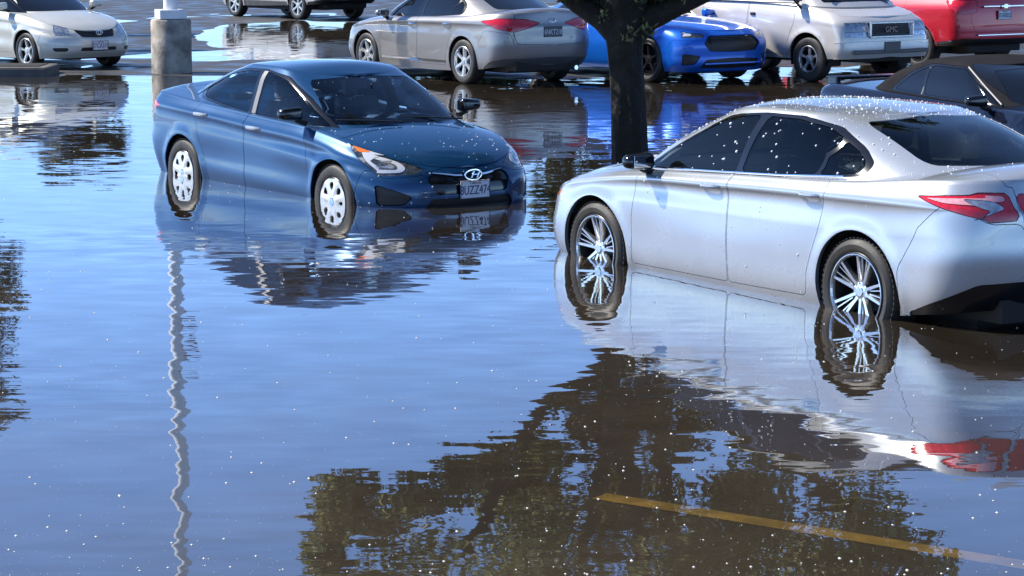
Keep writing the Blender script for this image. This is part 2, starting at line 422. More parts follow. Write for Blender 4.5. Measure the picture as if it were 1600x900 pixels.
def make_wheel(parent, r, rr, wd, style, loc, side, steer=0, spin=0.0, lod=1):
    """wheel root mesh = tyre; children rim (and hubcap); outer face towards +Y, mirrored for the right side by rotation"""
    n = 56 if lod else 32
    root = empty('wheel', loc, (0 if side > 0 else math.pi)+steer); root.parent = parent
    h = wd/2; t = MB()
    t.lathe_y([(rr+.004, h-.012), (rr+.012, h-.004), (rr+.028, h+.002), ((r+rr)/2+.006, h+.008), (r-.022, h-.002), (r-.008, h-.014), (r-.002, h-.03),
               (r, h*.5), (r, 0), (r, -h*.5), (r-.002, -h+.03), (r-.02, -h+.002), ((r+rr)/2, -h-.006), (rr+.004, -h+.01)], n)
    # tread grooves and shoulder blocks
    g = t; nb = 60 if lod else 0
    for k in range(nb):
        a = 2*math.pi*k/nb
        for yy, sk in ((h*.62, .16), (-h*.62, -.16)):
            c = Vector(((r+.001)*math.cos(a), yy, (r+.001)*math.sin(a)))
            rot = Matrix.Rotation(-a+math.pi/2, 3, 'Y')
            g.box(c, (.020, h*.5, .006), rot=rot)
    t.build('tyre', M['tyre'], root, True)
    rim = MB()
    lip = h-.004
    rim.lathe_y([(rr+.006, lip), (rr+.001, lip+.005), (rr-.008, lip+.004), (rr-.014, lip-.012), (rr-.022, lip-.05), (rr-.045, -h+.02)], n, 0)
    dark = MB(); dark.lathe_y([(rr-.024, lip-.045), (rr-.045, -.03), (.16, -.045), (.001, -.05)], n, 0)
    dark.lathe_y([(.001, -.02), (.13, -.02), (.135, -.026), (.135, -.04)], n, 0)
    dk = dark.build('brake_disc', M['rim_dark'], root, True)
    if style == 'mesh10':
        rim2 = MB(); y0, y1 = lip-.035, lip-.006
        for k in range(5):
            a = 2*math.pi*k/5+spin
            for sg in (-1, 1):
                bar(rim2, a+sg*.30, .045, .032, a+sg*.27, rr-.012, .026, y0, y1, .034)
                bar(rim2, a+sg*.12, .085, .013, a+sg*.10, rr-.012, .012, y0-.004, y1-.006, .02)
        rim2.lathe_y([(.001, y0+.008), (.028, y0+.008), (.034, y0+.002), (.062, y0-.003), (.066, y0-.03)], 24)
        rim2.lathe_y([(rr-.004, lip+.004), (rr-.010, lip+.006), (rr-.018, lip-.004), (rr-.02, lip-.02)], n)
        o = rim.build('rim', M['rim_dark'], root, True); rim2.build('spokes', M['rim_machined'], o)
    elif style == 'hubcap':
        o = rim.build('rim', M['rim_dark'], root, True)
        # dished disc with oval openings cut out of it
        bm = bmesh.new(); N_ = 84; rad = [.0, .03, .05, .07, .09, .105, .12, .135, .15, .165, .178, .19, rr-.004]
        rings = [[bm.verts.new((q, 2*math.pi*k/N_*.3, 0)) for k in range(N_+1)] for q in rad]
        for i in range(len(rad)-1):
            for k in range(N_): bm.faces.new((rings[i][k], rings[i+1][k], rings[i+1][k+1], rings[i][k+1]))
        pls = []
        for k in range(7):
            a = (2*math.pi*(k+.5)/7)*.3
            pls.append([(.132+.036*math.cos(t_), a+(.062+.02*math.cos(t_))*math.sin(t_)*1.0) for t_ in np.linspace(0, 2*math.pi, 19)[:-1]])
        for pl in pls: cut_poly(bm, pl)
        vs = []; fs = []; ids = {}
        def zz(q): return lip+.004-.018*max(0, 1-abs(q-.03)/.05)*0-.020*(q/rr)**2*0+.010*math.cos(min(1, q/(rr))*math.pi/2)
        for f in bm.faces:
            c = f.calc_center_median()
            if any(pip((c.x, c.y), pl) for pl in pls): continue
            idx = []
            for v in f.verts:
                kx = (round(v.co.x*1e5), round((v.co.y/.3 % (2*math.pi))*1e4) if v.co.x > 1e-4 else 0)
                if kx not in ids:
                    ids[kx] = len(vs); a = v.co.y/.3+spin; q = v.co.x
                    # ribs: gentle spokes between the openings
                    rib = .004*math.cos(7*(v.co.y/.3))*max(0, min(1, (q-.05)/.04))*max(0, min(1, (rr-q)/.03))
                    vs.append((q*math.cos(a), zz(q)+rib, q*math.sin(a)))
                if not idx or idx[-1] != ids[kx]: idx.append(ids[kx])
            if len(idx) > 2 and idx[0] != idx[-1]: fs.append(idx)
        bm.free()
        me = mesh_from('hubcap', vs, fs, True)
        b2 = bmesh.new(); b2.from_mesh(me); bmesh.ops.recalc_face_normals(b2, faces=b2.faces)
        r_ = bmesh.ops.extrude_edge_only(b2, edges=[e for e in b2.edges if e.is_boundary])
        for v in r_['geom']:
            if isinstance(v, bmesh.types.BMVert): v.co.y -= .014
        for e in b2.edges:
            if len(e.link_faces) == 2 and e.calc_face_angle(0) > R(40): e.smooth = False
        b2.to_mesh(me); b2.free(); link('hubcap', me, M['hubcap'], root)
        MB().lathe_y([(.001, lip+.017), (.024, lip+.016), (.028, lip+.01)], 20).build('centre_cap', M['chrome'], root, True)
    else:
        nsp, wsp, mt, inset = {'alloy6': (6, .062, 'rim', .012), 'alloy5': (5, .05, 'rim', .02), 'alloy5dark': (5, .045, 'rim_dark', .02), 'steel': (8, .05, 'rim', .035), 'alloy7': (7, .045, 'rim', .015)}[style]
        y0, y1 = lip-inset-.01, lip-inset+.006
        for k in range(nsp):
            a = 2*math.pi*k/nsp+spin
            bar(rim, a, .04, wsp*.8, a, rr-.012, wsp*1.1, y0, y1, .03)
        rim.lathe_y([(.001, y0+.012), (.03, y0+.012), (.036, y0+.004), (.07, y0), (.075, y0-.03)], 24)
        rim.build('rim', M[mt], root, True)
    return root

# ------------------------------------------------------------------ generic car builder
def ring_pts(cx, cz, r, z0, n=22):
    """wheel-arch outline as a polygon in side view, open below"""
    pts = [('s', cx-r*.97, z0-.2)]+[('s', cx+r*math.cos(t), cz+r*math.sin(t)) for t in np.linspace(math.pi*1.06, -math.pi*.06, n)]+[('s', cx+r*.97, z0-.2)]
    return pts
def make_plate(parent, loc, rz, txt, dark=False, tilt=0, size=(.305, .155), part='license_plate'):
    p = empty('x', (0, 0, 0)); bpy.data.objects.remove(p)
    mb = MB().box((0, 0, 0), (.008, size[0], size[1]), bev=.003)
    o = mb.build(part, M['plate_dark'] if dark else M['plate'], parent); o.location = loc; o.rotation_euler = (0, tilt, rz)
    if txt:
        me = text_mesh(txt, size[1]*.56, .0012); l = link('plate_lettering', me, M['plate'] if dark else M['plate_ink'], o)
        l.location = (.0055, 0, -.008); l.rotation_euler = (R(90), 0, R(90)); l.scale = (.92, 1.25, 1)
        fr = MB()
        for a, b, c, d in ((0, size[1]/2-.004, size[0], .006), (0, -size[1]/2+.004, size[0], .006)): fr.box((.0055, a, b), (.003, c, d))
        for s_ in (-1, 1): fr.box((.0055, s_*(size[0]/2-.003), 0), (.003, .006, size[1]-.014))
        fr.build('plate_frame', M['plate_dark'] if not dark else M['black'], o)
        if not dark:
            t2 = text_mesh('California', size[1]*.20, .001); q = link('plate_state_name', t2, M['lens_dark_red'], o); q.location = (.0055, 0, .056); q.rotation_euler = (R(90), 0, R(90))
    return o
def make_mirror(parent, loc, side, mat, fold=1):
    """door mirror housing with stalk"""
    bm = bmesh.new(); bmesh.ops.create_cube(bm, size=1)
    for v in bm.verts:
        x, y, z = v.co; v.co = Vector((x*.14*(1.1 if y*side < 0 else .75), y*.25, z*.14*(1.05 if y*side < 0 else .72)+(.0)))
    bmesh.ops.bevel(bm, geom=bm.edges[:], offset=.045, segments=5, affect='EDGES', profile=.5)
    me = bpy.data.meshes.new('mirror'); bm.to_mesh(me); bm.free(); me.polygons.foreach_set('use_smooth', [True]*len(me.polygons))
    o = link('side_mirror', me, mat, parent); o.location = loc
    o.scale = (.92, .9, .88)
    st = MB().tube([(0.02, -.05*side, -.06), (.03, -.11*side, -.085), (.03, -.17*side, -.10)], [.022, .026, .03], 8)
    st.build('mirror_stalk', M['black'], o, True)
    g = MB().box((-.0655, .0, 0), (.004, .15, .095), bev=.0015); g.build('mirror_glass', M['chrome'], o)
    return o
def make_handle(parent, loc, side, mat, rz=0, sc=1):
    mb = MB(); pts = []; rs = []
    for t in np.linspace(-1, 1, 11): pts.append((t*.095, side*(.030*(1-abs(t)**4)), 0)); rs.append(.012*(1-.35*abs(t)**3))
    mb.tube(pts, rs, 8); o = mb.build('door_handle', mat, parent, True); o.location = loc; o.rotation_euler = (0, 0, rz); o.scale = (sc, 1, 1.25*sc)
    return o
def make_interior(parent, xs, yseat=.37, zs=.52, light=False, rear_x=-.75, dash_x=.95, wheel_side=1, top=1.16, w=.68, head=1):
    m = M['seat_light'] if light else M['seat']
    for s_ in (-1, 1):
        mb = MB(); mb.box((xs, s_*yseat, zs-.06), (.5, .48, .16), bev=.05)
        rot = Matrix.Rotation(R(-18), 3, 'Y'); mb.box((xs-.33, s_*yseat, zs+.28), (.13, .46, .60), rot=rot, bev=.05)
        o = mb.build('front_seat', m, parent, True)
        hd = MB(); hd.box((xs-.44, s_*yseat, zs+.66), (.09, .26, .17), rot=rot, bev=.035)
        hd.tube([(xs-.43, s_*yseat-.06, zs+.52), (xs-.44, s_*yseat-.06, zs+.62)], .007, 6).tube([(xs-.43, s_*yseat+.06, zs+.52), (xs-.44, s_*yseat+.06, zs+.62)], .007, 6)
        hd.build('headrest', m, o, True)
    mb = MB(); mb.box((rear_x, 0, zs-.06), (.5, 1.25, .16), bev=.05); mb.box((rear_x-.33, 0, zs+.22), (.14, 1.25, .55), rot=Matrix.Rotation(R(-22), 3, 'Y'), bev=.05)
    for s_ in (-1, 1): mb.box((rear_x-.46, s_*.38, zs+.52), (.09, .24, .11), bev=.03)
    mb.build('rear_seat', m, parent, True)
    d = MB(); d.box((dash_x, 0, .78), (.55, w*1.9, .22), bev=.06); d.box((dash_x-.12, .37*wheel_side, .90), (.22, .34, .08), bev=.03); d.build('dashboard', M['dash'], parent, True)
    sw = MB(); c = Vector((dash_x-.38, .37*wheel_side, .82)); ax = Matrix.Rotation(R(-28), 3, 'Y')
    ring = [c+ax @ Vector((0, .18*math.cos(a), .18*math.sin(a))) for a in np.linspace(0, 2*math.pi, 29)]
    sw.tube(ring, .015, 8)
    for a in (0, math.pi, -math.pi/2): sw.tube([c, c+ax @ Vector((0, .175*math.cos(a), .175*math.sin(a)))], .014, 6)
    sw.ico(c, .05, 2, sc=(.5, 1, 1)); sw.build('steering_wheel', M['dash'], parent, True)
    MB().box((0, 0, .30), (3.4, 1.35, .05)).build('cabin_floor', M['dash'], parent)
    mr = MB().box((dash_x-.45, 0, top+.06), (.03, .22, .06), bev=.012).tube([(dash_x-.45, 0, top+.09), (dash_x-.36, 0, top+.14)], .008, 6); mr.build('rear_view_mirror', M['dash'], parent, True)
def scatter_drops(parent, objs, n, rmin=.004, rmax=.009, filt=None, name='water_drops'):
    """loose white drops and hail clinging to the skin of a car"""
    tris = []; ar = []
    for o in objs:
        me = o.data; me.calc_loop_triangles()
        for t in me.loop_triangles:
            if t.area < 1e-6: continue
            p = [me.vertices[i].co for i in t.vertices]; c = (p[0]+p[1]+p[2])/3; nn = me.polygons[t.polygon_index].normal
            wgt = filt(c, nn) if filt else 1
            if wgt > 0: tris.append((p, nn.copy())); ar.append(t.area*wgt)
    ar = np.array(ar); pick = rng.choice(len(tris), n, p=ar/ar.sum()); mb = MB()
    for k in pick:
        p, nn = tris[k]; a, b = float(rng.random()), float(rng.random())
        if a+b > 1: a, b = 1-a, 1-b
        c = p[0]+(p[1]-p[0])*a+(p[2]-p[0])*b; r = float(rmin+(rmax-rmin)*rng.random()**3)
        mb.ico(c+nn*r*.1, r, 1)
    o = mb.build(name, M['drop'], parent, True); o['kind'] = 'stuff'; return o

def build_car(name, spec, loc, rz, paint_m, label, cat, pitch=0):
    """loc = ground point under mid-wheelbase"""
    root = empty(name, loc, rz, pitch); tag(root, label, cat, 'vehicles parked in the flooded lot')
    S = spec; lod = S.get('lod', 1); out = {}
    MT = {'paint': paint_m, **{k: M[k] for k in M}}
    for pk in ('low', 'up'):
        pod = S[pk]; polys = []; info = {}
        if pk == 'low':
            for xw in S['axles']: polys.append(('-arch', map_poly(pod, ring_pts(xw, S['wheel_r'], S['arch_r'], .2), .2, 1)))
        for d in S[pk+'_parts']:
            pl = map_poly(pod, d['p'], d.get('seg', .09), d.get('rnd', 2)); nm = d['n']+'#'+str(len(info)) if not d['n'].startswith('-') else '-'
            polys.append((nm, pl)); info[nm] = d
        base = 'body' if pk == 'low' else 'roof'
        # priority: later small features come first in the list given
        ns, nv, ntp = ((150, 34, 14) if pk == 'low' else (110, 20, 12)) if lod else ((84, 20, 9) if pk == 'low' else (64, 12, 8))
        res = pod_parts(pod, polys, ns, nv, ntp, base)
        for k, faces in res.items():
            d = info.get(k, {}); nm = k.split('#')[0]; mat = MT[d.get('m', S.get(base+'_m', 'paint'))]
            kw = dict(recess=d.get('rec', 0), depth=d.get('dep', .02 if k in info else .03), gap=d.get('gap', .0022))
            if k == base or d.get('c'):
                o = link(nm, panel_mesh(nm, pod, faces, 1, True, **kw), mat, root); out.setdefault(d.get('id', nm), []).append(o)
            else:
                for sd_ in (1, -1):
                    o = link(nm, panel_mesh(nm, pod, faces, sd_, False, **kw), mat, root); out.setdefault(d.get('id', nm)+('L' if sd_ > 0 else 'R'), []).append(o)
    # nest sub-parts
    for ch, pa in S.get('nest', ()):
        for sfx in ('', 'L', 'R'):
            for o in out.get(ch+sfx, []):
                if out.get(pa+sfx): o.parent = out[pa+sfx][0]
    # wheel liners: half drums, and dark underbody
    wr, ar_, tw = S['wheel_r'], S['arch_r'], S['tyre_w']
    for xw in S['axles']:
        for sd_ in (1, -1):
            mb = MB(); n = 20; vs = []; fs = []
            yo, yi = S['track']+tw/2-.035, S['track']-tw/2-.10
            for t in np.linspace(-.25, math.pi+.25, n):
                for y in (yo, yi): vs.append((xw+(ar_+.004)*math.cos(t), y*sd_, wr+(ar_+.004)*math.sin(t)))
            for i in range(n-1): fs.append((2*i, 2*i+1, 2*i+3, 2*i+2))
            vs += [(xw, yi*sd_, wr)]; k = len(vs)-1
            for i in range(n-1): fs.append((2*i+1, 2*i+3, k))
            mb.add(vs, fs); mb.build('wheel_arch_liner', M['liner'], root)
    x0, x1 = S['under']; zb = S['under_z']
    ub = MB(); a0, a1 = S['axles'][0]-ar_-.02, S['axles'][1]+ar_+.02
    if a0 > a1: a0, a1 = a1, a0
    rx, fx = min(S['axles']), max(S['axles'])
    ub.box(((rx+fx)/2, 0, zb+.05), (fx-rx-2*ar_-.04, S['hw']*1.86, .10)); ub.box(((rx+fx)/2, 0, zb+.07), (x1-x0-.5, (S['track']-tw/2-.11)*2, .12))
    ub.box((x1-.30, 0, zb+.08), (.40, S['hw']*1.25, .12)); ub.box((x0+.30, 0, zb+.12), (.40, S['hw']*1.35, .14))
    ub.build('underbody', M['liner'], root)
    for xw in S['axles']:
        for sd_ in (1, -1):
            make_wheel(root, wr, S['rim_r'], tw, S['wheel'], (xw, S['track']*sd_, wr), sd_, S.get('steer', 0)*(1 if xw > 0 else 0), S.get('spin', .3)*(1 if xw > 0 else 1.7), lod)
    out['root'] = root
    if 'post' in S: S['post'](root, out, S, MT)
    return root, out

# ------------------------------------------------------------------ car shapes
def win_parts(front, rear, quarter, outer, ws, bl, mat='glass_dark', trim='gloss_black', wmat=None):
    """side windows inside a dark surround, windshield and backlight"""
    L = []
    L.append(dict(n='front_door_window', p=[('s', *q) for q in front], m=mat, rec=.004, seg=.12, rnd=1))
    if rear: L.append(dict(n='rear_door_window', p=[('s', *q) for q in rear], m=mat, rec=.004, seg=.12, rnd=1))
    if quarter: L.append(dict(n='quarter_window', p=[('s', *q) for q in quarter], m=mat, rec=.004, seg=.12, rnd=1))
    L.append(dict(n='window_trim', p=[('s', *q) for q in outer], m=trim, rec=.001, seg=.12))
    if ws: L.append(dict(n='windshield', p=[('f', *q) for q in ws], m=wmat or mat, rec=.003, c=True, seg=.12))
    if bl: L.append(dict(n='rear_windshield', p=[('r', *q) for q in bl], m=mat, rec=.003, c=True, seg=.12))
    return L

def spec_silver():
    low = Pod([lv(2.28, -2.36, .855, [(-2.4, .30), (-1.9, .24), (-1.4, .20), (1.4, .19), (2.0, .20), (2.3, .23)], .62, .50, 2.5, 2.8),
               lv(2.34, -2.42, .885, [(-2.4, .38), (-1.4, .31), (1.4, .30), (2.3, .30)], .62, .50, 2.5, 2.8),
               lv(2.37, -2.47, .905, [(-2.4, .56), (-1.4, .50), (1.4, .48), (2.3, .42)], .64, .50, 2.5, 2.8),
               lv(2.37, -2.48, [(-2.2, .90), (-1.3, .915), (0, .905), (1.4, .92), (2.0, .90)], [(-2.4, .74), (-1.4, .70), (0, .70), (1.4, .68), (2.3, .55)], .66, .50, 2.4, 2.8),
               lv(2.35, -2.475, [(-2.2, .893), (-1.4, .920), (-.7, .905), (.5, .899), (1.4, .910), (2.0, .88)], [(-2.4, .895), (-1.4, .886), (0, .866), (1.2, .826), (1.8, .75), (2.3, .65)], .66, .55, 2.4, 2.8),
               lv(2.34, -2.47, [(-2.2, .895), (-1.4, .926), (-.7, .912), (.5, .906), (1.4, .912), (2.0, .88)], [(-2.4, .905), (-1.4, .900), (0, .880), (1.2, .840), (1.8, .765), (2.3, .665)], .66, .55, 2.4, 2.8),
               lv(2.28, -2.44, [(-2.2, .83), (-1.4, .865), (-.6, .855), (1.0, .85), (1.5, .84), (2.0, .80)], [(-2.44, 1.075), (-2.0, 1.06), (-1.3, 1.01), (0, .965), (1.0, .915), (1.5, .865), (2.0, .78), (2.28, .70)], .70, .55, 2.4, 2.6)],
              [(-2.44, 1.09), (-2.36, 1.135), (-2.0, 1.13), (-1.6, 1.08), (0, 1.0), (1.15, .985), (1.6, .945), (2.0, .86), (2.2, .77), (2.28, .70)],
              vs=[0, .12, .30, .55, .765, .79, 1], crown=2.6, arches=(1.4125, -1.4125), arch_r=.39, arch_z=.335, flare=.012)
    up = Pod([lv(1.36, -2.12, [(-2.1, .70), (-1.6, .78), (-1.0, .825), (0, .825), (1.0, .80), (1.3, .78)], [(-2.12, 1.075), (-1.5, 1.02), (0, .955), (1.0, .915), (1.36, .93)], .70, .95, 2.8, 2.3),
              lv(1.02, -1.72, [(-1.7, .66), (-1.0, .735), (0, .765), (1.0, .74)], [(-1.7, 1.20), (-1.0, 1.17), (0, 1.15), (1.0, 1.10)], .60, .80, 2.8, 2.3),
              lv(.66, -1.32, [(-1.3, .61), (-.9, .655), (0, .685), (.6, .655)], [(-1.3, 1.315), (-.9, 1.31), (0, 1.31), (.66, 1.25)], .50, .60, 2.8, 2.4),
              lv(.44, -1.00, [(-1.0, .55), (-.7, .585), (0, .605), (.44, .575)], [(-1.0, 1.375), (-.6, 1.395), (-.1, 1.40), (.2, 1.375), (.44, 1.335)], .42, .45, 2.8, 2.6)],
             [(-1.0, 1.385), (-.6, 1.425), (-.1, 1.445), (.2, 1.425), (.44, 1.345)], vs=[0, .42, .78, 1], crown=2.1, flare=0)
    lowp = [
        dict(n='lamp_clear', id='lampc', p=[('r', .80, .97), ('r', .66, .955), ('r', .60, .915), ('r', .78, .845), ('s', -2.34, .86), ('s', -2.36, .90)], m='lens_clear', gap=.001, dep=.006, rec=.002),
        dict(n='lamp_band', id='lampb', p=[('s', -2.0, .965), ('s', -2.32, .975), ('r', .70, .99), ('r', .6, .985), ('r', .6, .95), ('r', .66, .95), ('s', -2.32, .93), ('s', -2.14, .94)], m='lens_pink', gap=.001, dep=.006, rec=0),  # white-pink glare on the taillight, painted as a paler band
        dict(n='taillight', p=[('s', -1.93, .972), ('s', -2.25, .99), ('r', .72, 1.005), ('r', .575, 1.0), ('r', .53, .84), ('r', .70, .83), ('s', -2.34, .85), ('s', -2.12, .915)], m='lens_red', rec=.003, rnd=1),
        dict(n='trunk_lamp', p=[('r', .53, .995), ('r', .18, .985), ('r', .20, .87), ('r', .50, .84)], m='lens_red', rec=.003, rnd=1),
        dict(n='trunk_lid', p=[('p', 0, 2), ('t', -2.02, 0), ('t', -1.97, .60), ('t', -2.36, .58), ('r', .54, 1.03), ('r', .50, .80), ('r', .40, .68), ('r', 0, .67), ('p', 0, 1)], c=True, rnd=1),
        dict(n='lower_valance', p=[('s', -1.86, .26), ('s', -2.12, .36), ('r', .74, .46), ('r', .55, .47), ('r', 0, .47), ('p', 0, 0), ('s', -1.9, .0)], m='gloss_black', c=True, rec=.012, rnd=1),
        dict(n='rear_bumper', p=[('s', -1.80, .19), ('s', -1.795, .52), ('s', -1.98, .80), ('s', -2.14, .93), ('r', .70, .82), ('r', .53, .82), ('r', .41, .655), ('r', 0, .645), ('p', 0, .0)], c=True, rnd=1),
        dict(n='headlight', p=[('s', 1.72, .80), ('s', 1.95, .80), ('f', .66, .735), ('f', .44, .665), ('f', .48, .60), ('f', .70, .64), ('s', 1.98, .70)], m='lens_clear', rec=.004),
        dict(n='side_marker', p=[('s', 1.90, .735), ('s', 2.04, .715), ('s', 2.04, .66), ('s', 1.92, .69)], m='amber', rec=.0),
        dict(n='grille', p=[('f', 0, .56), ('f', .62, .50), ('f', .70, .28), ('f', 0, .27)], m='black', rec=.02, c=True),
        dict(n='hood', p=[('p', 1, 2), ('p', 1, 1.0), ('t', 2.12, .55), ('t', 1.80, .74), ('t', 1.15, .79), ('t', 1.0, .80), ('t', .95, 0)], c=True, rnd=1),
        dict(n='front_door', p=[('s', .98, .275), ('s', .955, .60), ('s', .90, .86), ('t', .90, .80), ('t', -.10, .80), ('s', -.12, .90), ('s', -.10, .26)], rnd=1),
        dict(n='rear_door', p=[('s', -.11, .26), ('s', -.13, .90), ('t', -.11, .80), ('t', -1.10, .80), ('s', -1.13, .93), ('s', -1.06, .70), ('s', -.93, .42), ('s', -.90, .255)], rnd=1),
    ]
    upp = win_parts([(.93, .965), (.16, 1.325), (-.10, 1.352), (-.17, 1.352), (-.10, .985)],
                    [(-.16, .99), (-.25, 1.352), (-.55, 1.347), (-.86, 1.31), (-1.02, 1.255), (-.90, 1.02)],
                    [(-.945, 1.02), (-1.055, 1.235), (-1.20, 1.175), (-1.30, 1.11), (-1.28, 1.05)],
                    [(1.0, .95), (.15, 1.345), (-.20, 1.372), (-.60, 1.367), (-.95, 1.315), (-1.22, 1.20), (-1.36, 1.11), (-1.33, 1.035), (-.2, .965)],
                    [(-.05, 1.0), (.62, .99), (.50, 1.28), (0, 1.315)] and [(0, .985), (.70, .985), (.55, 1.30), (0, 1.33)],
                    [(0, 1.12), (.56, 1.115), (.50, 1.345), (0, 1.37)], 'glass_tint', 'gloss_black')
    def post(root, out, S, MT):
        for sd_ in (1, -1):
            make_mirror(root, (.78, sd_*.985, 1.005), sd_, M['gloss_black'])
            make_handle(root, (.06, sd_*.908, .885), sd_, paint_silver, 0); make_handle(root, (-.98, sd_*.918, .905), sd_, paint_silver, 0)
            tr = MB().tube([(x, sd_*y, z) for x, y, z in ((1.0, .835, .955), (.5, .842, .965), (0, .845, .98), (-.6, .845, 1.0), (-1.2, .825, 1.03))], .007, 6)
            tr.build('window_sill_strip', M['chrome'], root, True)
        make_interior(root, .10, light=False, rear_x=-.80, dash_x=.95)
        make_plate(root, (-2.465, 0, .80), math.pi, '', False)
        allp = [o for k in out if k != 'root' for o in out[k]]
        left = lambda c, n: 0
        scatter_drops(root, out['roof'], 900, .0025, .0085, lambda c, n: 1 if n.z > .75 else .05)
        scatter_drops(root, out['front_door_windowL']+out['rear_door_windowL']+out['quarter_windowL'], 46, .006, .012, name='window_drops')
        scatter_drops(root, out['front_doorL']+out['rear_doorL'], 34, .004, .009, name='door_drops')
        scatter_drops(root, out['hood']+out['trunk_lid']+out['body'], 260, .0025, .007, lambda c, n: (1 if n.z > .6 else .12), name='body_drops')
    return dict(low=low, up=up, low_parts=lowp, up_parts=upp, axles=(1.4125, -1.4125), arch_r=.385, wheel_r=.335, rim_r=.243, tyre_w=.235, track=.79, under=(-2.45, 2.3), under_z=.17, hw=.86,
                wheel='mesh10', post=post, spin=.35, nest=(('lamp_clear', 'taillight'), ('lampc', 'taillight'), ('lampb', 'taillight'), ('side_marker', 'headlight'), ('trunk_lamp', 'trunk_lid')))

